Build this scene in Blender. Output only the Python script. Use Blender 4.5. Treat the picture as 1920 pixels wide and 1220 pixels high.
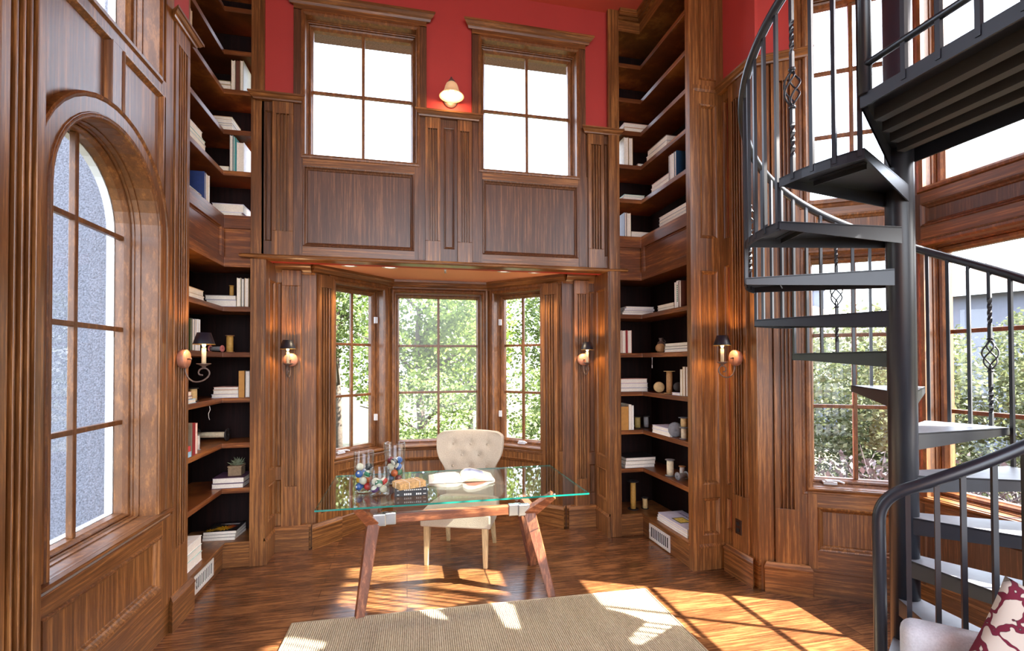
import bpy, bmesh, math, random
from mathutils import Vector, Matrix
from math import radians as R, sin, cos, pi, hypot, atan2, sqrt

C = bpy.context.scene.collection
scene = bpy.context.scene
for o in list(bpy.data.objects):
    bpy.data.objects.remove(o)

# ------------------------------------------------------------------ camera
cam_d = bpy.data.cameras.new('camera')
cam = bpy.data.objects.new('camera', cam_d)
C.objects.link(cam)
YAW, PITCH, ROLL = 0.21436, 0.014107, -0.0033871
fwd = Vector((sin(YAW) * cos(PITCH), cos(YAW) * cos(PITCH), sin(PITCH)))
rgt = Vector((cos(YAW), -sin(YAW), 0))
upv = rgt.cross(fwd)
r2 = rgt * cos(ROLL) + upv * sin(ROLL)
u2 = -rgt * sin(ROLL) + upv * cos(ROLL)
M = Matrix((r2, u2, -fwd)).transposed().to_4x4()
M.translation = Vector((0, 0, 1.7))
cam.matrix_world = M
cam_d.sensor_width = 36
cam_d.lens = 904.85 / 1920 * 36
cam_d.shift_y = 57.715 / 1920
cam_d.clip_start = 0.05
cam_d.clip_end = 400
scene.camera = cam

# ------------------------------------------------------------------ sky, sun, exposure
EXPO = 0.88
world = bpy.data.worlds.new('world')
scene.world = world
world.use_nodes = True
wn = world.node_tree
wn.nodes.clear()
sky = wn.nodes.new('ShaderNodeTexSky')
sky.sky_type = 'NISHITA'
sky.sun_disc = False
sky.sun_elevation = R(44)
sky.sun_rotation = R(116)
sky.air_density = 1.0
sky.dust_density = 3.0
sky.ozone_density = 1.0
wmix = wn.nodes.new('ShaderNodeMix')
wmix.data_type = 'RGBA'
wmix.inputs[0].default_value = 0.55
wmix.inputs[7].default_value = (5.2, 5.5, 6.1, 1)      # thin bright haze over the sky
wbg = wn.nodes.new('ShaderNodeBackground')
wbg.inputs[1].default_value = 1.0
wout = wn.nodes.new('ShaderNodeOutputWorld')
wn.links.new(sky.outputs[0], wmix.inputs[6])
wn.links.new(wmix.outputs[2], wbg.inputs[0])
wn.links.new(wbg.outputs[0], wout.inputs[0])

sun_d = bpy.data.lights.new('sun', 'SUN')
sun = bpy.data.objects.new('sun', sun_d)
C.objects.link(sun)
SUN_EL = R(44)
sdir = Vector((-0.898 * cos(SUN_EL), 0.44 * cos(SUN_EL), -sin(SUN_EL)))
sun.rotation_euler = sdir.to_track_quat('-Z', 'Y').to_euler()
sun.location = (12, -6, 14)
sun_d.energy = 30.0
sun_d.angle = R(0.53)
sun_d.color = (1.0, 0.93, 0.82)

vs = scene.view_settings
vs.view_transform = 'Standard'
vs.look = 'None'
vs.gamma = 1.0
vs.use_curve_mapping = False
vs.exposure = EXPO
scene.display_settings.display_device = 'sRGB'
try:
    scene.cycles.max_bounces = 10
    scene.cycles.diffuse_bounces = 5
    scene.cycles.glossy_bounces = 4
    scene.cycles.transparent_max_bounces = 24
    scene.cycles.transmission_bounces = 6
    scene.cycles.caustics_reflective = False
    scene.cycles.caustics_refractive = False
    scene.cycles.sample_clamp_indirect = 6
    scene.cycles.use_denoising = True
except Exception:
    pass

# ------------------------------------------------------------------ materials
MATS = {}


def srgb(r, g, b):
    f = lambda c: c / 12.92 if c <= 0.04045 else ((c + 0.055) / 1.055) ** 2.4
    return (f(r / 255), f(g / 255), f(b / 255), 1)


def new_mat(name):
    m = bpy.data.materials.new(name)
    m.use_nodes = True
    nt = m.node_tree
    b = nt.nodes['Principled BSDF']
    MATS[name] = m
    return m, nt, b


def nz(nt, scale, detail=4.0, vec=None, rough=0.55):
    n = nt.nodes.new('ShaderNodeTexNoise')
    n.inputs['Scale'].default_value = scale
    n.inputs['Detail'].default_value = detail
    n.inputs['Roughness'].default_value = rough
    if vec is not None:
        nt.links.new(vec, n.inputs['Vector'])
    return n


def coords(nt, sc=(1, 1, 1), rot=(0, 0, 0)):
    t = nt.nodes.new('ShaderNodeTexCoord')
    mp = nt.nodes.new('ShaderNodeMapping')
    mp.inputs['Scale'].default_value = sc
    mp.inputs['Rotation'].default_value = rot
    nt.links.new(t.outputs['Object'], mp.inputs['Vector'])
    return mp.outputs[0]


def ramp(nt, fac, stops):
    r = nt.nodes.new('ShaderNodeValToRGB')
    e = r.color_ramp.elements
    while len(e) < len(stops):
        e.new(0.5)
    for k, (p, c) in enumerate(stops):
        e[k].position = p
        e[k].color = c
    nt.links.new(fac, r.inputs[0])
    return r.outputs[0]


def bump(nt, b, h, strength=0.2, dist=0.01):
    n = nt.nodes.new('ShaderNodeBump')
    n.inputs['Strength'].default_value = strength
    n.inputs['Distance'].default_value = dist
    nt.links.new(h, n.inputs['Height'])
    nt.links.new(n.outputs[0], b.inputs['Normal'])


def plain(name, col, rough=0.5, metal=0.0, noise=0.0, nscale=30, bmp=0.0, spec=0.5, coat=0.0):
    m, nt, b = new_mat(name)
    b.inputs['Roughness'].default_value = rough
    b.inputs['Metallic'].default_value = metal
    b.inputs['Specular IOR Level'].default_value = spec
    b.inputs['Coat Weight'].default_value = coat
    if noise or bmp:
        n = nz(nt, nscale, 5, coords(nt))
        lo = tuple(c * (1 - noise) for c in col[:3]) + (1,)
        hi = tuple(min(1, c * (1 + noise)) for c in col[:3]) + (1,)
        nt.links.new(ramp(nt, n.outputs[0], [(0.3, lo), (0.7, hi)]), b.inputs['Base Color'])
        if bmp:
            bump(nt, b, n.outputs[0], bmp)
    else:
        b.inputs['Base Color'].default_value = col
    return m


def wood(name, sc, dark, light, rough=0.33, mid=None, spec=0.5, fine=None):
    """grain drawn out along the axis whose scale is small"""
    m, nt, b = new_mat(name)
    v = coords(nt, sc)
    n1 = nz(nt, 1.0, 6, v, 0.65)
    fs = fine or tuple(c * 6 for c in sc)
    n2 = nz(nt, 1.0, 4, coords(nt, fs), 0.7)
    n3 = nz(nt, 1.3, 3, coords(nt, (1.0, 1.0, 1.0)))
    add = nt.nodes.new('ShaderNodeMath'); add.operation = 'MULTIPLY_ADD'
    nt.links.new(n2.outputs[0], add.inputs[0]); add.inputs[1].default_value = 0.45
    nt.links.new(n1.outputs[0], add.inputs[2])
    add2 = nt.nodes.new('ShaderNodeMath'); add2.operation = 'MULTIPLY_ADD'
    nt.links.new(n3.outputs[0], add2.inputs[0]); add2.inputs[1].default_value = 0.28
    nt.links.new(add.outputs[0], add2.inputs[2])
    mid = mid or tuple((a + c) / 2 for a, c in zip(dark, light))
    col = ramp(nt, add2.outputs[0], [(0.55, dark), (0.88, mid), (1.25 if False else 1.0, light)])
    nt.links.new(col, b.inputs['Base Color'])
    b.inputs['Roughness'].default_value = rough
    b.inputs['Specular IOR Level'].default_value = spec
    bump(nt, b, add.outputs[0], 0.12, 0.004)
    return m


WD, WM, WL = srgb(62, 36, 18), srgb(118, 74, 38), srgb(164, 110, 60)
wood('wood_vertical', (55, 55, 1.6), WD, WL, mid=WM)
wood('wood_horizontal', (2.0, 2.0, 60), WD, WL, mid=WM)
wood('wood_dark', (60, 60, 1.8), srgb(56, 33, 20), srgb(124, 82, 52), mid=srgb(90, 56, 34), rough=0.36)
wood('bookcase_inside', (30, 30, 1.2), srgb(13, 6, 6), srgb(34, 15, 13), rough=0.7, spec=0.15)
wood('shelf_wood', (1.5, 1.5, 30), srgb(64, 32, 15), srgb(158, 98, 50), mid=srgb(112, 62, 30), rough=0.34)
wood('window_wood', (30, 30, 8), srgb(84, 49, 23), srgb(140, 90, 46), mid=srgb(112, 69, 35), rough=0.38)
wood('table_wood', (3, 26, 26), srgb(78, 38, 22), srgb(172, 104, 66), mid=srgb(126, 70, 42), rough=0.35)
wood('table_leg_wood', (30, 30, 3), srgb(72, 38, 24), srgb(158, 98, 64), mid=srgb(116, 66, 42), rough=0.35)
wood('pale_leg_wood', (24, 24, 2), srgb(150, 122, 84), srgb(214, 186, 140), rough=0.4)
plain('red_paint', srgb(176, 56, 50), 0.75, noise=0.04, nscale=3)
plain('bay_ceiling_paint_and_glow', srgb(240, 168, 134), 0.8, noise=0.03, nscale=3)  # orange paint lightened to carry the sun glow thrown up by the glass desk
plain('main_ceiling_paint', srgb(205, 92, 78), 0.8, noise=0.03, nscale=2)
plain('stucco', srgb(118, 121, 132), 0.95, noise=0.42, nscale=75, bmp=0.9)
plain('eave_stucco', srgb(112, 100, 96), 0.95, noise=0.4, nscale=70, bmp=0.5)
plain('white_trim', srgb(232, 236, 240), 0.45)
plain('black_iron', srgb(31, 34, 42), 0.36, metal=0.0, noise=0.12, nscale=14, spec=0.6)
plain('iron_under', srgb(52, 52, 52), 0.5, noise=0.1, nscale=20)
plain('tread_top', srgb(120, 122, 128), 0.42, noise=0.25, nscale=7, spec=0.6)
plain('steel', srgb(196, 198, 202), 0.22, metal=1.0, noise=0.05)
plain('white_latch', srgb(222, 224, 228), 0.35, noise=0.03)
plain('aged_copper', srgb(176, 122, 100), 0.5, metal=0.35, noise=0.2, nscale=40)
plain('aged_iron', srgb(110, 92, 84), 0.55, metal=0.4, noise=0.25, nscale=60)
plain('candle_sleeve', srgb(238, 214, 170), 0.6, noise=0.05)
plain('black_shade', srgb(24, 26, 36), 0.4, noise=0.1, nscale=8)
plain('gold_rim', srgb(200, 160, 90), 0.35, metal=0.8, noise=0.1)
plain('vent_white', srgb(212, 206, 198), 0.45, noise=0.05)
plain('dark_gap', srgb(18, 14, 12), 0.9, noise=0.1)
plain('outlet_brown', srgb(48, 26, 18), 0.35, noise=0.1)
plain('linen', srgb(186, 172, 152), 0.9, noise=0.12, nscale=140, bmp=0.25)
plain('button_linen', srgb(188, 172, 150), 0.9, noise=0.08, nscale=120)
plain('armchair_linen', srgb(208, 210, 214), 0.92, noise=0.1, nscale=150, bmp=0.2)
plain('kraft_paper', srgb(190, 150, 98), 0.85, noise=0.4, nscale=55, bmp=0.3)
plain('string_white', srgb(232, 226, 214), 0.8, noise=0.1)
plain('page_paper', srgb(236, 228, 214), 0.85, noise=0.1, nscale=90)
plain('concrete_pot', srgb(140, 118, 92), 0.9, noise=0.2, nscale=40, bmp=0.2)
plain('succulent', srgb(112, 120, 96), 0.6, noise=0.3, nscale=30)
plain('spool_dark', srgb(46, 34, 26), 0.5, noise=0.3, nscale=40)
plain('bark', srgb(84, 74, 66), 0.9, noise=0.35, nscale=18, bmp=0.5)
plain('roof_tile', srgb(84, 73, 69), 0.9, noise=0.25, nscale=6)
plain('house_wall', srgb(104, 107, 120), 0.85, noise=0.06, nscale=4)
plain('house_glass', srgb(70, 84, 108), 0.1, noise=0.2, nscale=2)
plain('rock', srgb(76, 74, 73), 0.9, noise=0.25, nscale=6, bmp=0.4)
plain('ground_soil', srgb(74, 72, 52), 0.95, noise=0.4, nscale=2.5, bmp=0.4)
plain('pot_gold', srgb(178, 134, 60), 0.5, noise=0.2, nscale=40)


def leaf_mat(name, a, b_, trans=0.35):
    m, nt, b = new_mat(name)
    n = nz(nt, 2.2, 5, coords(nt))
    n2 = nz(nt, 14, 3, coords(nt))
    ad = nt.nodes.new('ShaderNodeMath'); ad.operation = 'MULTIPLY_ADD'
    nt.links.new(n2.outputs[0], ad.inputs[0]); ad.inputs[1].default_value = 0.7
    nt.links.new(n.outputs[0], ad.inputs[2])
    c = ramp(nt, ad.outputs[0], [(0.55, a), (1.0, b_)])
    nt.links.new(c, b.inputs['Base Color'])
    b.inputs['Roughness'].default_value = 0.55
    tr = nt.nodes.new('ShaderNodeBsdfTranslucent')
    nt.links.new(c, tr.inputs[0])
    mx = nt.nodes.new('ShaderNodeMixShader')
    mx.inputs[0].default_value = trans
    nt.links.new(b.outputs[0], mx.inputs[1])
    nt.links.new(tr.outputs[0], mx.inputs[2])
    nt.links.new(mx.outputs[0], nt.nodes['Material Output'].inputs[0])
    return m


leaf_mat('leaf_bright', srgb(38, 60, 18), srgb(124, 146, 64), 0.3)
leaf_mat('leaf_mid', srgb(32, 50, 22), srgb(106, 124, 66), 0.3)
leaf_mat('leaf_hedge', srgb(38, 50, 30), srgb(112, 120, 84))
leaf_mat('twig', srgb(52, 46, 50), srgb(104, 96, 98), 0.05)


def glass_mat(name, tint, gloss=1.0, rough=0.0, ior=1.45):
    m, nt, b = new_mat(name)
    nt.nodes.remove(b)
    tr = nt.nodes.new('ShaderNodeBsdfTransparent')
    tr.inputs[0].default_value = tint
    gl = nt.nodes.new('ShaderNodeBsdfGlossy')
    gl.inputs['Roughness'].default_value = rough
    fr = nt.nodes.new('ShaderNodeFresnel')
    ge = nt.nodes.new('ShaderNodeNewGeometry')       # same reflectance from either side of a face
    sw = nt.nodes.new('ShaderNodeMapRange')
    sw.inputs[3].default_value = ior; sw.inputs[4].default_value = 1 / ior
    nt.links.new(ge.outputs['Backfacing'], sw.inputs[0])
    nt.links.new(sw.outputs[0], fr.inputs[0])
    mul = nt.nodes.new('ShaderNodeMath'); mul.operation = 'MULTIPLY'
    mul.inputs[1].default_value = gloss
    mx = nt.nodes.new('ShaderNodeMixShader')
    nt.links.new(fr.outputs[0], mul.inputs[0])
    nt.links.new(mul.outputs[0], mx.inputs[0])
    nt.links.new(tr.outputs[0], mx.inputs[1])
    nt.links.new(gl.outputs[0], mx.inputs[2])
    nt.links.new(mx.outputs[0], nt.nodes['Material Output'].inputs[0])
    return m


glass_mat('window_glass', (0.96, 0.98, 0.98, 1), 1.0)
glass_mat('table_glass', (0.90, 0.96, 0.95, 1), 1.0, ior=1.75)
glass_mat('vase_glass', (0.95, 0.97, 0.97, 1), 1.3)
m, nt, b = new_mat('glass_edge')
b.inputs['Base Color'].default_value = srgb(16, 112, 98)
b.inputs['Roughness'].default_value = 0.12
b.inputs['Specular IOR Level'].default_value = 0.8


def emis(name, col, strength, base=(0.9, 0.85, 0.7, 1)):
    m, nt, b = new_mat(name)
    b.inputs['Base Color'].default_value = base
    b.inputs['Emission Color'].default_value = col
    b.inputs['Emission Strength'].default_value = strength
    b.inputs['Roughness'].default_value = 0.5
    return m


emis('bulb_glow', (1.0, 0.75, 0.38, 1), 6)
emis('shade_glass_glow', (1.0, 0.62, 0.30, 1), 0.10, srgb(236, 196, 150))
emis('recessed_glow', (1.0, 0.93, 0.78, 1), 1.0)

# floor: dark hand-scraped boards running along X
m, nt, b = new_mat('floor_boards')
tc = nt.nodes.new('ShaderNodeTexCoord')
br = nt.nodes.new('ShaderNodeTexBrick')
br.inputs['Scale'].default_value = 1.0
br.inputs['Brick Width'].default_value = 1.7
br.inputs['Row Height'].default_value = 0.125
br.inputs['Mortar Size'].default_value = 0.0018
br.inputs['Mortar Smooth'].default_value = 0.3
br.offset = 0.37
br.inputs['Color1'].default_value = (0.25, 0.25, 0.25, 1)
br.inputs['Color2'].default_value = (0.8, 0.8, 0.8, 1)
br.inputs['Mortar'].default_value = (0, 0, 0, 1)
nt.links.new(tc.outputs['Object'], br.inputs['Vector'])
g = nz(nt, 1.0, 6, coords(nt, (4, 60, 1)), 0.65)
g2 = nz(nt, 3.2, 4, coords(nt, (1, 2.2, 1)), 0.6)
ad = nt.nodes.new('ShaderNodeMath'); ad.operation = 'MULTIPLY_ADD'
nt.links.new(br.outputs[0], ad.inputs[0]); ad.inputs[1].default_value = 0.16
nt.links.new(g.outputs[0], ad.inputs[2])
ad2 = nt.nodes.new('ShaderNodeMath'); ad2.operation = 'MULTIPLY_ADD'
nt.links.new(g2.outputs[0], ad2.inputs[0]); ad2.inputs[1].default_value = 0.55
nt.links.new(ad.outputs[0], ad2.inputs[2])
fc = ramp(nt, ad2.outputs[0], [(0.5, srgb(54, 31, 18)), (0.85, srgb(98, 62, 37)), (1.05 if False else 1.0, srgb(136, 90, 54))])
mxm = nt.nodes.new('ShaderNodeMix'); mxm.data_type = 'RGBA'
nt.links.new(br.outputs[1], mxm.inputs[0])
nt.links.new(fc, mxm.inputs[6]); mxm.inputs[7].default_value = srgb(24, 13, 8)
nt.links.new(mxm.outputs[2], b.inputs['Base Color'])
rr = nt.nodes.new('ShaderNodeMapRange')
nt.links.new(g2.outputs[0], rr.inputs[0])
rr.inputs[3].default_value = 0.10; rr.inputs[4].default_value = 0.27
nt.links.new(rr.outputs[0], b.inputs['Roughness'])
b.inputs['Specular IOR Level'].default_value = 0.6
bump(nt, b, ad2.outputs[0], 0.22, 0.006)

# rug: braided jute, ribs across its short side
m, nt, b = new_mat('jute_rug')
wv = nt.nodes.new('ShaderNodeTexWave')
wv.wave_type = 'BANDS'; wv.bands_direction = 'X'
wv.inputs['Scale'].default_value = 24
wv.inputs['Distortion'].default_value = 1.2
wv.inputs['Detail'].default_value = 3
wv.inputs['Detail Scale'].default_value = 4
nt.links.new(coords(nt), wv.inputs['Vector'])
n = nz(nt, 90, 4, coords(nt, (1, 0.35, 1)))
n_big = nz(nt, 3.0, 3, coords(nt, (3, 0.5, 1)))
ad = nt.nodes.new('ShaderNodeMath'); ad.operation = 'MULTIPLY_ADD'
nt.links.new(n.outputs[0], ad.inputs[0]); ad.inputs[1].default_value = 1.0
nt.links.new(wv.outputs['Fac'], ad.inputs[2])
ad.use_clamp = False
sc_ = nt.nodes.new('ShaderNodeMath'); sc_.operation = 'MULTIPLY_ADD'
nt.links.new(n_big.outputs[0], sc_.inputs[0]); sc_.inputs[1].default_value = 0.5
nt.links.new(ad.outputs[0], sc_.inputs[2])
dv = nt.nodes.new('ShaderNodeMath'); dv.operation = 'MULTIPLY'; dv.inputs[1].default_value = 0.5
nt.links.new(sc_.outputs[0], dv.inputs[0])
nt.links.new(ramp(nt, dv.outputs[0], [(0.2, srgb(104, 88, 66)), (0.55, srgb(168, 150, 122)), (0.95, srgb(205, 190, 164))]), b.inputs['Base Color'])
b.inputs['Roughness'].default_value = 0.95
bump(nt, b, ad.outputs[0], 0.8, 0.008)

# ------------------------------------------------------------------ mesh helpers


def bx(bm, x0, x1, y0, y1, z0, z1):
    vs_ = [bm.verts.new(p) for p in ((x0, y0, z0), (x1, y0, z0), (x1, y1, z0), (x0, y1, z0), (x0, y0, z1), (x1, y0, z1), (x1, y1, z1), (x0, y1, z1))]
    for f in ((0, 3, 2, 1), (4, 5, 6, 7), (0, 1, 5, 4), (1, 2, 6, 5), (2, 3, 7, 6), (3, 0, 4, 7)):
        bm.faces.new([vs_[k] for k in f])


def tube(bm, pts, r, n=10, cap=True, closed=False):
    """a pipe along points; r may be a number or one radius per point"""
    pts = [Vector(p) for p in pts]
    rs = r if isinstance(r, (list, tuple)) else [r] * len(pts)
    rings = []
    t0 = (pts[1] - pts[0]).normalized()
    a = Vector((0, 0, 1)) if abs(t0.z) < 0.9 else Vector((1, 0, 0))
    nrm = (a - t0 * a.dot(t0)).normalized()
    for k, p in enumerate(pts):
        if closed:
            t = (pts[(k + 1) % len(pts)] - pts[k - 1]).normalized()
        elif k == 0:
            t = t0
        elif k == len(pts) - 1:
            t = (pts[k] - pts[k - 1]).normalized()
        else:
            t = ((pts[k + 1] - pts[k]).normalized() + (pts[k] - pts[k - 1]).normalized())
            t = t.normalized() if t.length > 1e-6 else (pts[k + 1] - pts[k]).normalized()
        nrm = nrm - t * nrm.dot(t)
        nrm.normalize()
        bi = t.cross(nrm)
        rings.append([bm.verts.new(p + (nrm * cos(2 * pi * j / n) + bi * sin(2 * pi * j / n)) * rs[k]) for j in range(n)])
    m_ = len(rings)
    for k in range(m_ if closed else m_ - 1):
        A, B = rings[k], rings[(k + 1) % m_]
        for j in range(n):
            f = bm.faces.new((A[j], A[(j + 1) % n], B[(j + 1) % n], B[j]))
            f.smooth = n > 5
    if cap and not closed:
        bm.faces.new(rings[0][::-1])
        bm.faces.new(rings[-1])


def lathe(bm, prof, n=24, cx=0, cy=0, smooth=True, mtx=None):
    """spin (radius, z) about a vertical axis"""
    rings = []
    for (r, z) in prof:
        if r < 1e-5:
            v = Vector((cx, cy, z))
            rings.append([bm.verts.new(mtx @ v if mtx else v)])
        else:
            ring = []
            for j in range(n):
                v = Vector((cx + r * cos(2 * pi * j / n), cy + r * sin(2 * pi * j / n), z))
                ring.append(bm.verts.new(mtx @ v if mtx else v))
            rings.append(ring)
    for A, B in zip(rings, rings[1:]):
        for j in range(n):
            k = (j + 1) % n
            if len(A) == 1 and len(B) == 1:
                continue
            if len(A) == 1:
                f = bm.faces.new((A[0], B[k], B[j]))
            elif len(B) == 1:
                f = bm.faces.new((A[j], A[k], B[0]))
            else:
                f = bm.faces.new((A[j], A[k], B[k], B[j]))
            f.smooth = smooth


def prism(bm, pts, z0, z1):
    lo = [bm.verts.new((x, y, z0)) for x, y in pts]
    hi = [bm.verts.new((x, y, z1)) for x, y in pts]
    n = len(pts)
    bm.faces.new(lo[::-1]); bm.faces.new(hi)
    for j in range(n):
        bm.faces.new((lo[j], lo[(j + 1) % n], hi[(j + 1) % n], hi[j]))


def bar(bm, a, b_, w, h, up=(0, 0, 1), w2=None, h2=None):
    """a rectangular bar from a to b; w sideways, h along up; may taper"""
    a, b_ = Vector(a), Vector(b_)
    t = (b_ - a).normalized()
    u = Vector(up)
    u = (u - t * u.dot(t)).normalized()
    s = t.cross(u)
    w2 = w2 or w; h2 = h2 or h
    A = [bm.verts.new(a + s * x * w / 2 + u * y * h / 2) for x, y in ((-1, -1), (1, -1), (1, 1), (-1, 1))]
    B = [bm.verts.new(b_ + s * x * w2 / 2 + u * y * h2 / 2) for x, y in ((-1, -1), (1, -1), (1, 1), (-1, 1))]
    bm.faces.new(A[::-1]); bm.faces.new(B)
    for j in range(4):
        bm.faces.new((A[j], A[(j + 1) % 4], B[(j + 1) % 4], B[j]))


def obj(name, bm, mat, parent=None, bevel=0.0, smooth=False):
    bmesh.ops.recalc_face_normals(bm, faces=bm.faces)
    if smooth:
        for f in bm.faces:
            f.smooth = True
    if isinstance(mat, str) and any(f.material_index == 1 for f in bm.faces):
        mat = [mat, 'wood_horizontal']
    me = bpy.data.meshes.new(name)
    bm.to_mesh(me); bm.free()
    for k in (mat if isinstance(mat, (list, tuple)) else [mat]):
        me.materials.append(MATS[k] if isinstance(k, str) else k)
    o = bpy.data.objects.new(name, me)
    C.objects.link(o)
    if parent is not None:
        o.parent = parent
    if bevel:
        md = o.modifiers.new('bevel', 'BEVEL')
        md.width = bevel; md.segments = 2; md.limit_method = 'ANGLE'; md.angle_limit = R(40)
    return o


def tag(o, label, cat, group=None, kind=None):
    o['label'] = label
    o['category'] = cat
    if group:
        o['group'] = group
    if kind:
        o['kind'] = kind
    return o


def thing(name, label, cat, loc=(0, 0, 0), rz=0.0, group=None, kind=None):
    o = bpy.data.objects.new(name, None)
    C.objects.link(o)
    o.location = loc
    o.rotation_euler = (0, 0, rz)
    o.empty_display_size = 0.05
    return tag(o, label, cat, group, kind)


def struct(name, bm, mat, label, cat='wall', bevel=0.0, parent=None):
    o = obj(name, bm, mat, parent, bevel)
    if parent is None:
        tag(o, label, cat, kind='structure')
    return o


class Frame:
    """a wall plane: s runs to the right as seen from the room, d towards the room"""

    rails = False      # long horizontal pieces take horizontal grain

    def __init__(self, ox, oy, ang):
        self.o = Vector((ox, oy, 0)); a = R(ang)
        self.s = Vector((cos(a), sin(a), 0)); self.n = Vector((sin(a), -cos(a), 0))

    def p(self, s, d, z):
        return self.o + self.s * s + self.n * d + Vector((0, 0, z))

    def box(self, bm, s0, s1, d0, d1, z0, z1):
        mi = 1 if self.rails and (s1 - s0) > 1.3 * (z1 - z0) else 0
        vv = [bm.verts.new(self.p(*q)) for q in ((s0, d0, z0), (s1, d0, z0), (s1, d1, z0), (s0, d1, z0), (s0, d0, z1), (s1, d0, z1), (s1, d1, z1), (s0, d1, z1))]
        for f in ((0, 3, 2, 1), (4, 5, 6, 7), (0, 1, 5, 4), (1, 2, 6, 5), (2, 3, 7, 6), (3, 0, 4, 7)):
            bm.faces.new([vv[k] for k in f]).material_index = mi

    def slab(self, bm, s0, s1, z0, z1, holes=(), d0=-0.12, d1=0.0):
        """wall slab with rectangular openings"""
        ss = sorted({s0, s1, *[h[0] for h in holes], *[h[1] for h in holes]})
        zz = sorted({z0, z1, *[h[2] for h in holes], *[h[3] for h in holes]})
        for a, b_ in zip(ss, ss[1:]):
            run = None
            for c, e in zip(zz, zz[1:]):
                ms, mz = (a + b_) / 2, (c + e) / 2
                hole = any(h[0] < ms < h[1] and h[2] < mz < h[3] for h in holes) or not (s0 < ms < s1 and z0 < mz < z1)
                if hole:
                    if run:
                        self.box(bm, a, b_, d0, d1, *run)
                    run = None
                else:
                    run = (run[0] if run else c, e)
            if run:
                self.box(bm, a, b_, d0, d1, *run)

    def ring(self, bm, shape, prof, fill=False):
        """sweep (inset, d) profile around a closed outline; outline = shape(inset) -> [(s, z)]"""
        rings = [[bm.verts.new(self.p(s, d, z)) for s, z in shape(i)] for i, d in prof]
        n = len(rings[0])
        for A, B in zip(rings, rings[1:]):
            for j in range(n):
                bm.faces.new((A[j], A[(j + 1) % n], B[(j + 1) % n], B[j]))
        if fill:
            bm.faces.new(rings[-1])

    def run(self, bm, s0, s1, prof, ret0=True, ret1=True):
        """extrude a (d, z) profile along s, ends returned by the projection"""
        A = [bm.verts.new(self.p(s0 - (d if ret0 else 0), d, z)) for d, z in prof]
        B = [bm.verts.new(self.p(s1 + (d if ret1 else 0), d, z)) for d, z in prof]
        for j in range(len(prof) - 1):
            bm.faces.new((A[j], A[j + 1], B[j + 1], B[j]))
        A0 = [bm.verts.new(self.p(s0, 0, z)) for d, z in prof]
        B0 = [bm.verts.new(self.p(s1, 0, z)) for d, z in prof]
        for j in range(len(prof) - 1):
            bm.faces.new((A0[j], A0[j + 1], A[j + 1], A[j]))
            bm.faces.new((B[j], B[j + 1], B0[j + 1], B0[j]))


def rect(s0, s1, z0, z1):
    return lambda i: [(s0 + i, z0 + i), (s1 - i, z0 + i), (s1 - i, z1 - i), (s0 + i, z1 - i)]


def arch(sc, hw, z0, spring, n=20):
    def f(i):
        pts = [(sc - hw + i, z0 + i), (sc + hw - i, z0 + i)]
        r = hw - i
        pts += [(sc + r * cos(pi * k / n), spring + r * sin(pi * k / n)) for k in range(n + 1)]
        return pts
    return f


CAP = [(0.0, 0.0), (0.014, 0.0), (0.018, 0.012), (0.03, 0.02), (0.042, 0.036), (0.05, 0.04), (0.05, 0.055), (0.0, 0.055)]


def cap_prof(z, k=1.0, base=0.0):
    return [(base * (1 if d > 0 else 0) + d * k, z + h * k) for d, h in CAP]


def flutes(F, bm, s0, s1, d, z0, z1, n=4, plain_lo=0.25, plain_hi=0.1, depth=0.024):
    """a pilaster shaft with n sunk flutes"""
    F.box(bm, s0, s1, 0, d - depth, z0, z1)
    F.box(bm, s0, s1, d - depth, d, z0, z0 + plain_lo)
    F.box(bm, s0, s1, d - depth, d, z1 - plain_hi, z1)
    w = s1 - s0
    fw = w * 0.12
    edge = w * 0.2
    gap = (w - 2 * edge - fw) / (n - 1)
    fl_ = [s0 + edge + k * gap for k in range(n)]
    a = s0
    for f in fl_:
        F.box(bm, a, f, d - depth, d, z0 + plain_lo, z1 - plain_hi)
        a = f + fw
    F.box(bm, a, s1, d - depth, d, z0 + plain_lo, z1 - plain_hi)


PANEL = [(0, 0.02), (0.005, 0.027), (0.014, 0.025), (0.024, 0.015), (0.034, 0.011), (0.040, 0.003), (0.046, 0.001)]


def panel_frame(F, bm, s0, s1, z0, z1, inner, d=0.02):
    """stiles and rails over the field, leaving sunk panels inner=[(s0,s1,z0,z1)], moulding around each"""
    F.rails = True
    F.slab(bm, s0, s1, z0, z1, inner, 0.0, d)
    F.rails = False
    for (a, b_, c, e) in inner:
        k = min(1.0, (b_ - a) / 0.16)
        F.ring(bm, rect(a, b_, c, e), [(i * k, q * d / 0.02) for i, q in PANEL])
# ================================================================== the room
FU = Frame(0, 4.47, 0)            # upper back wall
FAL = Frame(0, 4.80, 0)           # alcove wall under it
FBL = Frame(-0.86, 4.80, 45)      # bay, left side
FBC = Frame(-0.16, 5.50, 0)       # bay, centre
FBR = Frame(0.91, 5.50, -45)      # bay, right side
FR = Frame(2.60, 3.56, -90)       # right wall
FA = Frame(2.62, 3.18, -31.88)    # right bay, back side
FB = Frame(3.44, 2.67, -90)       # right bay, long side
FCC = Frame(3.44, 1.47, 211.88)   # right bay, front side
FRR = Frame(2.62, 0.96, -90)      # right wall beside the camera
FL = Frame(-1.50, 0.0, 90)        # left wall
CEIL = 5.2

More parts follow.
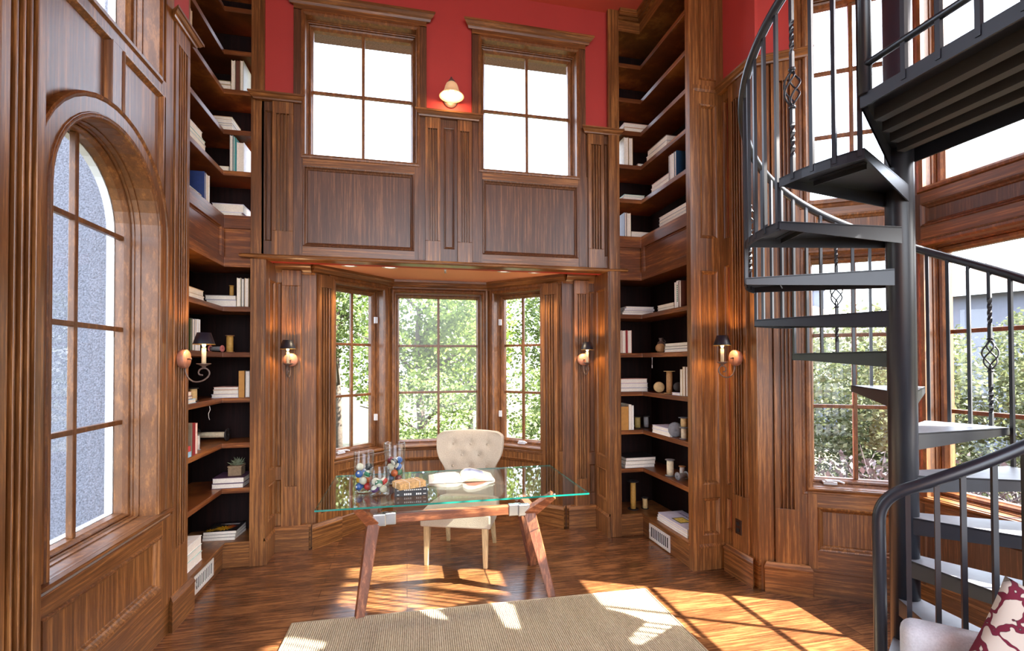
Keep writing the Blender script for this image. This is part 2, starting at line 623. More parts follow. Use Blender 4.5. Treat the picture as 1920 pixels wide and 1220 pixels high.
# ---- floor and ceilings
bm = bmesh.new()
prism(bm, [(-1.9, -3.6), (2.75, -3.6), (2.75, 0.85), (3.6, 1.38), (3.6, 2.76), (2.75, 3.3), (2.75, 4.95), (1.72, 4.95), (0.98, 5.66), (-0.23, 5.66), (-0.95, 4.95), (-1.9, 4.95)], -0.12, 0)
floor = struct('floor', bm, 'floor_boards', 'dark glossy hardwood floor with patches of sunlight', 'floor')
bm = bmesh.new()
bx(bm, -2.1, 3.8, -3.6, 4.62, CEIL, CEIL + 0.15)
struct('ceiling', bm, 'main_ceiling_paint', 'red painted ceiling high above the room', 'ceiling')
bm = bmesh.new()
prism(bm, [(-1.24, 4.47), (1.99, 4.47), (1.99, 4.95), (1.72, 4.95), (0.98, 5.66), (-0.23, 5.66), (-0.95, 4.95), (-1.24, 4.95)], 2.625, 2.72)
struct('ceiling_bay', bm, 'bay_ceiling_paint_and_glow', 'low salmon coloured ceiling over the window bay, sun glow painted in', 'ceiling')


WIN_N = [0]


def window(F, shape_at, zr, cols, rows, label, cw=0.075, sash=0.042, dep=0.12, sill=None, glass_in=0.0, crank=None, latches=(), inner=None, head=None, trim=False, arch_c=None):
    """shape_at(inset) outline of the opening; casing ring is the window itself, sash, muntins, glass are its parts"""
    WIN_N[0] += 1
    nm = 'window_%d' % WIN_N[0]
    bm = bmesh.new()
    jd = dep - 0.035
    F.ring(bm, shape_at, [(-cw, 0.0), (-cw, 0.022), (-cw * 0.85, 0.028), (-0.034, 0.024), (-0.028, 0.036), (-0.012, 0.038), (-0.002, 0.03), (0.003, 0.026), (0.003, -jd * 0.55), (0.009, -jd * 0.56), (0.009, -jd * 0.8), (0.015, -jd * 0.82), (0.015, -dep - 0.05)])
    w = struct(nm, bm, 'window_wood', label, 'window')
    bm = bmesh.new()
    a = 0.013
    F.ring(bm, shape_at, [(a, -dep - 0.03), (a, -jd), (a + 0.008, -jd + 0.006), (a + sash * 0.6, -jd + 0.002), (a + sash * 0.8, -jd - 0.012), (a + sash, -jd - 0.022), (a + sash, -dep - 0.03), (a, -dep - 0.03)])
    obj('sash', bm, 'window_wood', w)
    gi = a + sash
    s0, s1, z0, z1 = inner
    s0 += gi; s1 -= gi; z0 += gi; z1 -= gi
    bm = bmesh.new()
    mw = 0.0135
    for k in range(1, cols):
        s = s0 + (s1 - s0) * k / cols
        F.box(bm, s - mw, s + mw, -dep - 0.02, -dep + 0.012, z0, z1)
    for z in rows:
        hs0, hs1 = s0, s1
        if arch_c and z > arch_c[1]:
            h = sqrt(max(0.01, arch_c[2] ** 2 - (z - arch_c[1]) ** 2)); hs0, hs1 = arch_c[0] - h, arch_c[0] + h
        F.box(bm, hs0, hs1, -dep - 0.018, -dep + 0.01, z - mw, z + mw)
    if cols > 1 or rows:
        obj('muntin_grid', bm, 'window_wood', w, bevel=0.004)
    bm = bmesh.new()
    F.ring(bm, shape_at, [(gi - 0.012, -dep - 0.002)], True)
    obj('glass_pane', bm, 'window_glass', w)
    if trim:
        bm = bmesh.new()
        F.ring(bm, shape_at, [(gi - 0.03, -dep - 0.075), (gi + 0.004, -dep - 0.075), (gi + 0.004, -dep - 0.035), (gi - 0.03, -dep - 0.035)])
        obj('outer_trim', bm, 'white_trim', w)
    if crank:
        bm = bmesh.new()
        s, z = crank
        F.box(bm, s - 0.045, s + 0.045, -jd + 0.0, -jd + 0.04, z, z + 0.02)
        F.box(bm, s - 0.03, s + 0.02, -jd + 0.02, -jd + 0.05, z + 0.018, z + 0.034)
        tube(bm, [F.p(s, -jd + 0.035, z + 0.03), F.p(s + 0.05, -jd + 0.05, z + 0.032), F.p(s + 0.085, -jd + 0.055, z + 0.02)], 0.008, 8)
        obj('crank_handle', bm, 'white_latch', w, bevel=0.004)
    for s, z, sg in latches:
        bm = bmesh.new()
        F.box(bm, s - 0.022, s + 0.022, -jd + 0.0, -jd + 0.02, z - 0.035, z + 0.035)
        F.box(bm, s - 0.01, s + 0.01, -jd + 0.02, -jd + 0.032, z - 0.035, z + 0.035)
        tube(bm, [F.p(s, -jd + 0.02, z - 0.02), F.p(s + sg * 0.03, -jd + 0.045, z - 0.045), F.p(s + sg * 0.045, -jd + 0.05, z - 0.05)], 0.006, 6)
        obj('latch', bm, 'white_latch', w, bevel=0.003)
    return w


SILL = [(0.0, 0.0), (0.026, 0.0), (0.032, 0.012), (0.028, 0.02), (0.04, 0.03), (0.046, 0.04), (0.046, 0.052), (0.0, 0.056)]
BASE = [(0.022, 0.0), (0.022, 0.175), (0.026, 0.18), (0.026, 0.192), (0.018, 0.205), (0.008, 0.222), (0.0, 0.224)]
BASEP = [(d + 0.03, z) for d, z in BASE[:-1]] + [(0.0, 0.224)]


TR = [0]


def trim(bm, label, mat='wood_vertical', cat='trim', bevel=0.0025):
    TR[0] += 1
    return struct('trim_%d' % TR[0], bm, mat, label, cat, bevel)


def pilaster(F, s0, s1, z0, z1, label, d=0.045, lo=0.25, hi=0.1, cap=None, base=None, n=4):
    bm = bmesh.new()
    flutes(F, bm, s0, s1, d, z0, z1, n, lo, hi)
    o = trim(bm, label)
    if cap:
        bm = bmesh.new()
        c0, c1, zc = cap
        F.run(bm, c0, c1, cap_prof(zc, 1.0, d))
        obj('capital', bm, 'wood_horizontal', o)
    if base:
        bm = bmesh.new()
        F.run(bm, base[0], base[1], [(dd + d, z) for dd, z in BASE[:-1]] + [(0, 0.224)])
        obj('plinth', bm, 'wood_horizontal', o)
    return o


# ---- upper back wall: red plaster above, panelling below, two windows over the bay
H1 = (-0.868, 0.086, 3.515, 4.745)
H2 = (0.684, 1.626, 3.515, 4.745)
bm = bmesh.new()
FU.slab(bm, -1.235, 1.985, 2.60, CEIL, [H1, H2], -0.17, 0.0)
struct('wall_back', bm, 'red_paint', 'red painted upper back wall around the two high windows')
bm = bmesh.new()
FU.slab(bm, -1.20, 2.0, 2.60, 3.99, [H1, H2], 0.0, 0.008)
for (a, b_), (c, e) in (((-0.958, 0.163), (-0.88, 0.066)), ((0.591, 1.734), (0.69, 1.634))):
    panel_frame(FU, bm, a, b_, 2.60, 3.52, [(c, e, 2.715, 3.42)], 0.028)
panel_frame(FU, bm, 0.29, 0.47, 2.60, 3.99, [(0.33, 0.43, 2.75, 3.87)], 0.02)
panel_frame(FU, bm, -1.21, -1.12, 2.60, 3.99, [(-1.185, -1.13, 2.75, 3.87)], 0.02)
panel_frame(FU, bm, 1.89, 2.02, 2.60, 3.99, [(1.91, 1.975, 2.75, 3.87)], 0.02)
trim(bm, 'dark wood panelling below and between the two high windows', 'wood_dark', 'panelling', 0.0)
pilaster(FU, -1.124, -0.955, 2.615, 3.945, 'short fluted pilaster left of the left high window', cap=(-1.21, -0.945, 3.945), lo=0.22, hi=0.1)
pilaster(FU, 0.163, 0.299, 2.615, 3.945, 'left one of the paired fluted pilasters under the bell lamp', cap=(0.165, 0.595, 3.945), lo=0.2)
pilaster(FU, 0.456, 0.591, 2.615, 3.945, 'right one of the paired fluted pilasters under the bell lamp', lo=0.2)
pilaster(FU, 1.732, 1.90, 2.615, 3.945, 'short fluted pilaster right of the right high window', cap=(1.75, 2.0, 3.945), lo=0.2)
bm = bmesh.new()
FU.run(bm, -1.31, 2.075, [(0.0, 2.595), (0.05, 2.595), (0.062, 2.602), (0.066, 2.615), (0.055, 2.628), (0.028, 2.636), (0.0, 2.64)])
FU.box(bm, -1.19, 1.95, -0.08, 0.0, 2.596, 2.63)
trim(bm, 'wood ledge along the header over the bay opening', 'wood_horizontal', 'ledge', 0.0)
for k, (hh, side) in enumerate(((H1, 'left'), (H2, 'right'))):
    a, b_, c, e = hh
    w = window(FU, rect(*hh), None, 2, [4.14], 'high two by two pane window over the bay, %s of the bell lamp' % side, cw=0.09, inner=hh, sash=0.035)
    bm = bmesh.new()
    FU.box(bm, a - 0.09, b_ + 0.09, 0.0, 0.03, e + 0.03, e + 0.085)
    FU.run(bm, a - 0.09, b_ + 0.09, [(0.0, e + 0.08), (0.034, e + 0.08), (0.04, e + 0.1), (0.056, e + 0.112), (0.07, e + 0.13), (0.078, e + 0.135), (0.078, e + 0.152), (0.0, e + 0.155)])
    obj('head_cornice', bm, 'wood_horizontal', w)
    bm = bmesh.new()
    FU.box(bm, a - 0.09, a - 0.012, 0.0, 0.03, 2.64, e + 0.04)
    FU.box(bm, b_ + 0.012, b_ + 0.09, 0.0, 0.03, 2.64, e + 0.04)
    obj('side_casing', bm, 'wood_dark', w, bevel=0.003)

# eave outside the high windows
bm = bmesh.new()
bx(bm, -2.2, 3.4, 4.66, 5.55, 5.2, 5.3)
struct('trim_roof_eave', bm, 'eave_stucco', 'grey stucco eave seen through the high windows', 'eave')

# ---- alcove sides and back under the header
bm = bmesh.new()
FAL.slab(bm, -1.30, -0.83, 0, 2.64, [], -0.12, 0.0)
panel_frame(FAL, bm, -1.19, -1.12, 0.2, 2.6, [(-1.175, -1.128, 0.755, 2.45), (-1.175, -1.128, 0.33, 0.64)], 0.014)
struct('wall_alcove_left', bm, 'wood_vertical', 'wood panelled wall at the left of the bay opening')
bm = bmesh.new()
FAL.slab(bm, 1.58, 2.05, 0, 2.64, [], -0.12, 0.0)
panel_frame(FAL, bm, 1.86, 1.95, 0.2, 2.6, [(1.872, 1.94, 0.755, 2.45), (1.872, 1.94, 0.33, 0.64)], 0.014)
struct('wall_alcove_right', bm, 'wood_dark', 'wood panelled wall at the right of the bay opening')
pilaster(FAL, -1.12, -0.955, 0.2, 2.56, 'tall fluted pilaster behind the left bay sconce', lo=0.38, hi=0.14, base=(-1.13, -0.945))
pilaster(FAL, 1.70, 1.86, 0.2, 2.56, 'tall fluted pilaster behind the right bay sconce', lo=0.3, hi=0.14, base=(1.69, 1.87))
bm = bmesh.new()
FAL.run(bm, -1.19, -0.868, BASE, False, False)
FAL.run(bm, 1.618, 1.95, BASE, False, False)
struct('baseboard_alcove', bm, 'wood_horizontal', 'wood baseboard in the corners of the bay opening', 'baseboard')

# ---- the bay: three walls with windows
LZ = (0.79, 2.487)          # lower openings
LR = [1.37, 1.90]


def low_wall(F, s0, s1, hole, nm, label, pan=None, mat='wood_vertical'):
    bm = bmesh.new()
    F.slab(bm, s0, s1, 0, 2.64, [hole], -0.19, 0.0)
    F.slab(bm, s0 + 0.02, s1 - 0.02, 0.2, 0.78, [pan] if pan else [], 0.0, 0.02)
    if pan:
        F.ring(bm, rect(*pan), PANEL)
    return struct(nm, bm, mat, label)


hL = (0.235, 0.84, *LZ); hC = (0.03, 1.0, *LZ); hR = (0.106, 0.71, *LZ)
low_wall(FBL, 0.0, 1.03, hL, 'wall_bay_left', 'left slanting wall of the window bay', (0.26, 0.9, 0.33, 0.66))
low_wall(FBC, -0.04, 1.11, hC, 'wall_bay_back', 'middle wall of the window bay', (0.08, 0.99, 0.33, 0.66))
low_wall(FBR, -0.04, 0.99, hR, 'wall_bay_right', 'right slanting wall of the window bay', (0.09, 0.72, 0.33, 0.66))
window(FBL, rect(*hL), None, 2, LR, 'narrow six pane casement in the left side of the bay', inner=hL, cw=0.07, crank=(0.36, 0.80), latches=((0.825, 2.17, 1), (0.825, 1.12, 1)))
window(FBC, rect(*hC), None, 2, LR, 'wide six pane window in the middle of the bay behind the chair', inner=hC, cw=0.045, sash=0.032)
window(FBR, rect(*hR), None, 2, LR, 'narrow six pane casement in the right side of the bay', inner=hR, cw=0.07, crank=(0.42, 0.80), latches=((0.12, 2.17, -1), (0.12, 1.12, -1)))
pilaster(FBL, 0.03, 0.205, 0.2, 2.54, 'fluted pilaster beside the left casement of the bay', lo=0.1, hi=0.12, n=4, base=(0.02, 0.215))
pilaster(FBR, 0.74, 0.925, 0.2, 2.54, 'fluted pilaster beside the right casement of the bay', lo=0.1, hi=0.12, n=4, base=(0.73, 0.935))
CROWN = [(0.0, 2.53), (0.012, 2.53), (0.018, 2.55), (0.034, 2.565), (0.05, 2.59), (0.06, 2.6), (0.062, 2.625)]
bm = bmesh.new()
FAL.run(bm, -1.19, -0.87, CROWN, False, False)
FBL.run(bm, -0.02, 0.99, CROWN, False, False)
FBC.run(bm, 0.0, 1.07, CROWN, False, False)
FBR.run(bm, 0.0, 1.01, CROWN, False, False)
FAL.run(bm, 1.62, 1.95, CROWN, False, False)
trim(bm, 'wood crown moulding under the salmon ceiling of the bay', 'wood_horizontal', 'crown moulding', 0.0)
bm = bmesh.new()
for F, a, b_ in ((FBL, 0.21, 0.97), (FBC, 0.01, 1.06), (FBR, 0.02, 0.74)):
    F.run(bm, a, b_, [(d, z + 0.735) for d, z in SILL], False, False)
trim(bm, 'moulded wood sill running round the window bay', 'wood_horizontal', 'window sill', 0.0)
bm = bmesh.new()
FBL.run(bm, 0.0, 0.99, BASE, False, False)
FBC.run(bm, 0.0, 1.07, BASE, False, False)
FBR.run(bm, 0.0, 0.99, BASE, False, False)
struct('baseboard_bay', bm, 'wood_horizontal', 'wood baseboard around the window bay', 'baseboard')

# ---- right wall and right bay
bm = bmesh.new()
FR.slab(bm, -1.4, 0.384, 0, CEIL, [], -0.14, 0.0)
struct('wall_right', bm, 'red_paint', 'right wall, red plaster over wood panelling')
bm = bmesh.new()
panel_frame(FR, bm, 0.0, 0.395, 0.0, 3.99, [(0.035, 0.095, 2.72, 3.87), (0.035, 0.095, 0.695, 2.5), (0.035, 0.095, 0.33, 0.585)], 0.02)
trim(bm, 'narrow wood panelling beside the right wall sconce', 'wood_vertical', 'panelling', 0.0)
pilaster(FR, 0.125, 0.31, 0.2, 3.94, 'tall fluted pilaster behind the right wall sconce', lo=0.45, hi=0.14, cap=(0.0, 0.36, 3.94), base=(0.115, 0.32))
bm = bmesh.new()
FR.run(bm, 0.0, 0.40, BASE, False, False)
struct('baseboard_right', bm, 'wood_horizontal', 'wood baseboard under the right wall sconce', 'baseboard')

UZ = (2.88, 4.42)
UR = [3.395, 3.88]
AH = (0.325, 0.955)
bm = bmesh.new()
FA.slab(bm, -0.018, 1.02, 0, CEIL, [(*AH, *LZ), (*AH, *UZ)], -0.19, 0.0)
struct('wall_right_bay_back', bm, 'red_paint', 'wall of the right bay behind the spiral stair')
bm = bmesh.new()
FA.slab(bm, 0.0, 0.966, 0.0, 4.0, [(*AH, *LZ), (*AH, *UZ)], 0.0, 0.006)
panel_frame(FA, bm, 0.30, 0.966, 0.2, 0.78, [(0.36, 0.92, 0.335, 0.65)], 0.03)
panel_frame(FA, bm, 0.30, 0.966, 2.55, 2.83, [(0.36, 0.92, 2.61, 2.77)], 0.022)
FA.box(bm, -0.02, 0.075, -0.02, 0.03, 0.0, 3.99)
FA.box(bm, 0.245, 0.335, 0.0, 0.024, 0.0, 4.6)
trim(bm, 'wood panelling around the window behind the spiral stair', 'wood_vertical', 'panelling', 0.0)
pilaster(FA, 0.085, 0.242, 0.2, 3.94, 'tall fluted pilaster left of the window behind the spiral stair', lo=0.42, hi=0.14, cap=(0.02, 0.265, 3.94), base=(0.075, 0.252))
hA = (*AH, *LZ); hA2 = (*AH, *UZ)
window(FA, rect(*hA), None, 2, LR, 'lower window behind the spiral stair with hedge outside', inner=hA, cw=0.06, sash=0.036, crank=(0.46, 0.80))
window(FA, rect(*hA2), None, 2, UR, 'upper window behind the spiral stair full of sky', inner=hA2, cw=0.06, sash=0.036)
BH = (0.08, 1.12)
bm = bmesh.new()
FB.slab(bm, -0.06, 1.26, 0, CEIL, [(*BH, *LZ), (*BH, *UZ)], -0.19, 0.0)
struct('wall_right_bay', bm, 'red_paint', 'long wall of the right bay beside the spiral stair')
bm = bmesh.new()
FB.slab(bm, 0.0, 1.2, 0.0, 4.0, [(*BH, *LZ), (*BH, *UZ)], 0.0, 0.006)
panel_frame(FB, bm, 0.02, 1.18, 0.2, 0.78, [(0.07, 1.13, 0.335, 0.65)], 0.03)
panel_frame(FB, bm, 0.02, 1.18, 2.53, 2.84, [(0.07, 1.13, 2.61, 2.77)], 0.03)
trim(bm, 'wood panelling above and below the windows right of the spiral stair', 'wood_dark', 'panelling', 0.0)
hB = (*BH, *LZ); hB2 = (*BH, *UZ)
window(FB, rect(*hB), None, 2, LR, 'lower window right of the spiral stair with house and hedge outside', inner=hB, cw=0.06, sash=0.04)
window(FB, rect(*hB2), None, 2, [], 'upper window right of the spiral stair full of white sky', inner=hB2, cw=0.06, sash=0.04)
CH = (0.18, 0.8)
bm = bmesh.new()
FCC.slab(bm, -0.06, 1.02, 0, CEIL, [(*CH, *LZ), (*CH, *UZ)], -0.19, 0.0)
struct('wall_right_bay_front', bm, 'wood_vertical', 'front slanting wall of the right bay')
bm = bmesh.new()
for F, a, b_ in ((FA, 0.30, 0.966), (FB, 0.0, 1.2)):
    F.run(bm, a, b_, [(d, z + 0.735) for d, z in SILL], False, False)
trim(bm, 'moulded wood sill of the windows behind the spiral stair', 'wood_horizontal', 'window sill', 0.0)
bm = bmesh.new()
FA.run(bm, 0.0, 0.966, BASE, False, False)
FB.run(bm, 0.0, 1.2, BASE, False, False)
FCC.run(bm, 0.0, 0.966, BASE, False, False)
struct('baseboard_right_bay', bm, 'wood_horizontal', 'wood baseboard around the right bay behind the stair', 'baseboard')
bm = bmesh.new()
FRR.slab(bm, -0.03, 4.56, 0, CEIL, [], -0.14, 0.0)
struct('wall_right_front', bm, 'wood_vertical', 'wood wall beside the viewer on the right')

# ---- left wall with the arched window
AC = 2.858; AHW = 0.45; ASP = 2.47
bm = bmesh.new()
LH = (AC - AHW, AC + AHW, 0.79, ASP + AHW)
LH2 = (AC - AHW, AC + AHW, 3.467, 4.85)
FL.slab(bm, -3.6, 3.76, 0, CEIL, [LH, LH2], -0.21, 0.0)
# spandrels that close the square opening down to the arch
n = 20
for k in range(n):
    a0, a1 = pi * k / n, pi * (k + 1) / n
    q = []
    for d in (0.0, -0.21):
        for a in (a0, a1):
            q.append(FL.p(AC + AHW * cos(a), d, ASP + AHW * sin(a)))
        for a in (a1, a0):
            q.append(FL.p(AC + AHW * cos(a), d, ASP + AHW))
    vv = [bm.verts.new(p) for p in q]
    bm.faces.new(vv[0:4]); bm.faces.new(vv[4:8][::-1])
struct('wall_left', bm, 'wood_vertical', 'left wall of dark wood with the arched window')
bm = bmesh.new()
panel_frame(FL, bm, 2.20, 3.50, 0.2, 0.745, [(2.35, 3.36, 0.33, 0.655)], 0.032)
FL.box(bm, 3.40, 3.50, 0.0, 0.022, 0.745, 4.9)
FL.box(bm, 2.20, 2.33, 0.0, 0.022, 0.745, 4.9)
FL.box(bm, 2.33, 3.40, 0.0, 0.022, 3.372, 3.467)
FL.box(bm, 2.832, 2.932, 0.0, 0.0215, 2.98, 3.38)
# mouldings of the two panels over the arch
for a, b_ in ((2.33, 2.832), (2.932, 3.37)):
    q = [(0.0, 0.022), (0.004, 0.03), (0.012, 0.028), (0.022, 0.012), (0.03, 0.002)]
    for (d0, e0), (d1, e1) in zip(q, q[1:]):
        bm.faces.new([bm.verts.new(FL.p(*t)) for t in ((a + d0, e0, 3.372 - d0), (b_ - d0, e0, 3.372 - d0), (b_ - d1, e1, 3.372 - d1), (a + d1, e1, 3.372 - d1))])
        for side, sg in ((a, 1), (b_, -1)):
            if (side == 2.832) or (side == 2.932):
                zb = 2.99
            else:
                zb = 2.3
            bm.faces.new([bm.verts.new(FL.p(*t)) for t in ((side + sg * d0, e0, zb), (side + sg * d0, e0, 3.372 - d0), (side + sg * d1, e1, 3.372 - d1), (side + sg * d1, e1, zb))])
trim(bm, 'wood panelling around and above the arched window', 'wood_vertical', 'panelling', 0.0)
w = window(FL, arch(AC, AHW, 0.79, ASP), None, 2, [1.36, 1.905, 2.445], 'tall arched eight pane window with stucco wall outside', inner=(AC - AHW, AC + AHW, 0.79, ASP + AHW), dep=0.15, sash=0.024, cw=0.02, trim=True, arch_c=None)
bm = bmesh.new()
# flat band round the arch
FL.ring(bm, lambda i: [(s, 0.795 if k < 2 else z) for k, (s, z) in enumerate(arch(AC, AHW, 0.79, ASP)(i))], [(-0.118, 0.0), (-0.118, 0.034), (-0.11, 0.04), (-0.10, 0.036), (-0.094, 0.03), (-0.03, 0.03), (-0.022, 0.04), (-0.006, 0.036), (0.002, 0.02), (0.002, -0.02)])
bmesh.ops.delete(bm, geom=[f for f in bm.faces if all(abs(v.co.z - 0.795) < 1e-4 for v in f.verts)], context='FACES')
obj('arch_band', bm, 'wood_vertical', w)
window(FL, rect(*LH2), None, 2, [4.15], 'upper left window above the arched one', inner=LH2, dep=0.15, sash=0.03, cw=0.04, trim=True)
bm = bmesh.new()
FL.run(bm, 2.24, 3.42, [(d * 1.2, z + 0.738) for d, z in SILL], False, True)
trim(bm, 'moulded wood sill under the arched window', 'wood_horizontal', 'window sill', 0.0)
pilaster(FL, 3.512, 3.725, 0.2, 3.935, 'tall fluted pilaster behind the left wall sconce', lo=0.3, hi=0.12, d=0.03, cap=(3.50, 3.745, 3.935), base=(3.51, 3.735))
pilaster(FL, 2.025, 2.245, 0.0, CEIL, 'fluted pilaster at the left edge beside the arched window', lo=0.0, hi=0.0, d=0.105, n=4)
bm = bmesh.new()
FL.run(bm, 2.25, 3.74, BASE, False, False)
struct('baseboard_left', bm, 'wood_horizontal', 'wood baseboard under the arched window', 'baseboard')
bm = bmesh.new()
FL.box(bm, 3.45, 3.755, 0.0, 0.006, 4.0, CEIL)
trim(bm, 'strip of red plaster above the left fluted pilaster', 'red_paint', 'plaster', 0.0)
# ================================================================== bookcases
SHELVES = [0.657, 1.037, 1.417, 1.80, 2.182, 3.333, 3.682, 4.025, 4.365, 4.72]
SHELVES_L = [0.657, 1.037, 1.417, 1.80, 2.185, 3.335, 3.685, 4.03, 4.365, 4.735]
SHELVES_R = [0.657, 1.033, 1.413, 1.795, 2.18, 3.333, 3.675, 4.015, 4.343, 4.69]


def bookcase(side):
    if side == 'L':
        t = thing('bookcase', 'tall built in corner bookcase of dark wood left of the window bay', 'bookcase', (0, 0, 0), group='corner bookcases')
        xb, xf, xs, yn, yf, yb = -1.86, -1.50, -1.29, 3.757, 4.46, 4.79
        sg = 1
    else:
        t = thing('bookcase', 'tall built in corner bookcase of dark wood right of the window bay', 'bookcase', (0, 0, 0), group='corner bookcases')
        xb, xf, xs, yn, yf, yb = 2.585, 2.285, 2.05, 3.60, 4.42, 4.79
        sg = -1
    X = lambda x0, x1: (min(x0, x1), max(x0, x1))
    e = 0.006 * sg

    def ell(z0, z1, inset=0.006, out=0.0):
        """an L of wood following both fronts"""
        s = inset * sg
        return [(xb, yn), (xf - s + out * sg, yn), (xf - s + out * sg, yf + inset - out), (xs, yf + inset - out), (xs, yb), (xb, yb)]
    for z in (SHELVES_L if side == 'L' else SHELVES_R):
        bm = bmesh.new()
        prism(bm, ell(0, 0, 0.012), z - 0.042, z)
        obj('shelf', bm, 'shelf_wood', t, bevel=0.003)
    # header between the lower and the upper shelves
    bm = bmesh.new()
    prism(bm, ell(0, 0, 0.02), 2.52, 2.955)
    prism(bm, ell(0, 0, 0.0), 2.845, 2.9555)
    prism(bm, ell(0, 0, 0.0), 2.518, 2.60)
    prism(bm, ell(0, 0, 0.014), 2.83, 2.846)
    bx(bm, *X(xf, xf + 0.016 * sg * 0 - 0.02 * sg), yf - 0.06, yf, 2.6, 2.845)
    obj('header', bm, 'shelf_wood', t, bevel=0.002)
    bm = bmesh.new()
    prism(bm, ell(0, 0, 0.0, 0.0), 0.0, 0.19)
    prism(bm, ell(0, 0, 0.0, 0.016), 0.19, 0.205)
    prism(bm, ell(0, 0, 0.0, 0.024), 0.205, 0.22)
    obj('base', bm, 'wood_horizontal', t, bevel=0.002)
    bm = bmesh.new()
    prism(bm, ell(0, 0, 0.0), 5.0, 5.195)
    prism(bm, ell(0, 0, 0.0, 0.025), 5.11, 5.135)
    prism(bm, ell(0, 0, 0.0, 0.045), 5.135, 5.16)
    prism(bm, ell(0, 0, 0.0, 0.06), 5.16, 5.195)
    obj('crown', bm, 'wood_horizontal', t)
    bm = bmesh.new()
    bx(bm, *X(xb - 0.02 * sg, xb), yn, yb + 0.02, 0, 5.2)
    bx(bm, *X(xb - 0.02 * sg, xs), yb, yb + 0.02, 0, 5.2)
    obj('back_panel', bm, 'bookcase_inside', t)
    # stile at the bay side, with its panelled return into the alcove
    xr = -1.187 if side == 'L' else 1.94
    bm = bmesh.new()
    bx(bm, *X(xs - 0.005 * sg, xr), yf - 0.012, yf + 0.03, 0.0, 2.60)
    bx(bm, *X(xs - 0.005 * sg, xr - 0.003 * sg), yf - 0.01, yf + 0.03, 2.60, 5.2)
    obj('stile', bm, 'wood_vertical', t, bevel=0.003)
    bm = bmesh.new()
    FS = Frame(xr, yf, 90) if side == 'L' else Frame(xr, 4.81, -90)
    L = 4.81 - yf
    FS.slab(bm, 0.0, L, 0, 2.6, [], -0.10, 0.0)
    inn = [(0.09, L - 0.06, 0.755, 2.45), (0.09, L - 0.06, 0.33, 0.64)]
    FS.slab(bm, 0.0, L, 0.2, 2.6, inn, 0.0, 0.012)
    for q in inn:
        FS.ring(bm, rect(*q), [(0, 0.012), (0.004, 0.018), (0.012, 0.016), (0.024, 0.002)])
    FS.run(bm, 0.0, L, BASE, False, False)
    obj('side_panel', bm, 'wood_vertical', t)
    # end panel towards the room
    bm = bmesh.new()
    if side == 'L':
        bx(bm, xb, xf - 0.002, yn - 0.018, yn + 0.012, 0, 5.2)
        bx(bm, xf - 0.05, xf + 0.004, yn - 0.016, yn + 0.03, 4.0, 5.2)
    else:
        bx(bm, xf, 2.60, yn - 0.03, yn, 0, 5.2)
        bx(bm, xf - 0.006, xf + 0.05, yn - 0.05, yn + 0.012, 0, 5.2)
        FE = Frame(0, yn - 0.03, 0)
        inn = [(2.37, 2.53, 2.73, 3.85), (2.37, 2.53, 0.695, 2.46), (2.37, 2.53, 4.05, 5.0), (2.37, 2.53, 0.28, 0.585)]
        FE.slab(bm, xf + 0.04, 2.60, 0, 5.2, inn, 0.0, 0.014)
        for q in inn:
            FE.ring(bm, rect(*q), [(0, 0.014), (0.004, 0.022), (0.016, 0.018), (0.03, 0.002)])
        FE.run(bm, xf + 0.05, 2.60, BASE, False, False)
        FE.run(bm, xf + 0.03, 2.60, [(0.0, 3.95), (0.018, 3.95), (0.026, 3.97), (0.026, 4.0), (0.0, 4.0)], False, False)
    obj('end_panel', bm, 'wood_vertical', t, bevel=0.002)
    return t


bookcase('L')
bookcase('R')

# ------------------------------------------------------------------ air registers on the bookcase bases


def register(name, F, s0, s1, z0, z1, label):
    c = F.p((s0 + s1) / 2, 0.0, z0)
    t = thing(name, label, 'vent', c, atan2(F.s.y, F.s.x), 'white air registers')
    G = Frame(0, 0, 0)
    h = z1 - z0; w = (s1 - s0) / 2
    bm = bmesh.new()
    G.slab(bm, -w, w, 0, h, [(-w + 0.03, w - 0.03, 0.025, h - 0.025)], 0.0, 0.007)
    n = 10
    for k in range(1, n):
        s = -w + 0.03 + (2 * w - 0.06) * k / n
        G.box(bm, s - 0.0045, s + 0.0045, 0.001, 0.006, 0.02, h - 0.02)
    obj('grille', bm, 'vent_white', t, bevel=0.0015)
    bm = bmesh.new()
    G.box(bm, -w + 0.012, w - 0.012, 0.0, 0.0015, 0.015, h - 0.015)
    obj('duct_opening', bm, 'dark_gap', t)
    bm = bmesh.new()
    G.box(bm, -w + 0.012, -w + 0.018, 0.006, 0.014, h * 0.45, h * 0.6)
    obj('lever', bm, 'vent_white', t)


register('air_register', Frame(-1.4995, 0, 90), 3.90, 4.255, 0.035, 0.17, 'white air register in the base of the left bookcase')
register('air_register', Frame(2.2845, 0, -90), -4.285, -3.91, 0.012, 0.158, 'white air register in the base of the right bookcase')

# ------------------------------------------------------------------ books
BC = dict(cream=(226, 214, 188), brown=(96, 54, 40), olive=(150, 138, 96), tan=(196, 168, 128), white=(232, 230, 228), grey=(150, 148, 146), teal=(70, 148, 148),
          lavender=(190, 186, 206), pink=(206, 158, 142), ochre=(184, 130, 60), purple=(84, 58, 84), mint=(168, 206, 192), navy=(40, 62, 118), green=(58, 78, 34),
          skyblue=(150, 196, 222), greybrown=(130, 122, 104), red=(140, 26, 30), coral=(206, 74, 72), deepblue=(22, 62, 96), black=(34, 32, 34))
for k_, c_ in BC.items():
    plain('cover_' + k_, srgb(*c_), 0.5, noise=0.12, nscale=25)
for k_, c_ in dict(page=(228, 220, 206), pink=(206, 158, 142)).items():
    plain('edge_' + k_, srgb(*c_), 0.85, noise=0.1, nscale=120)


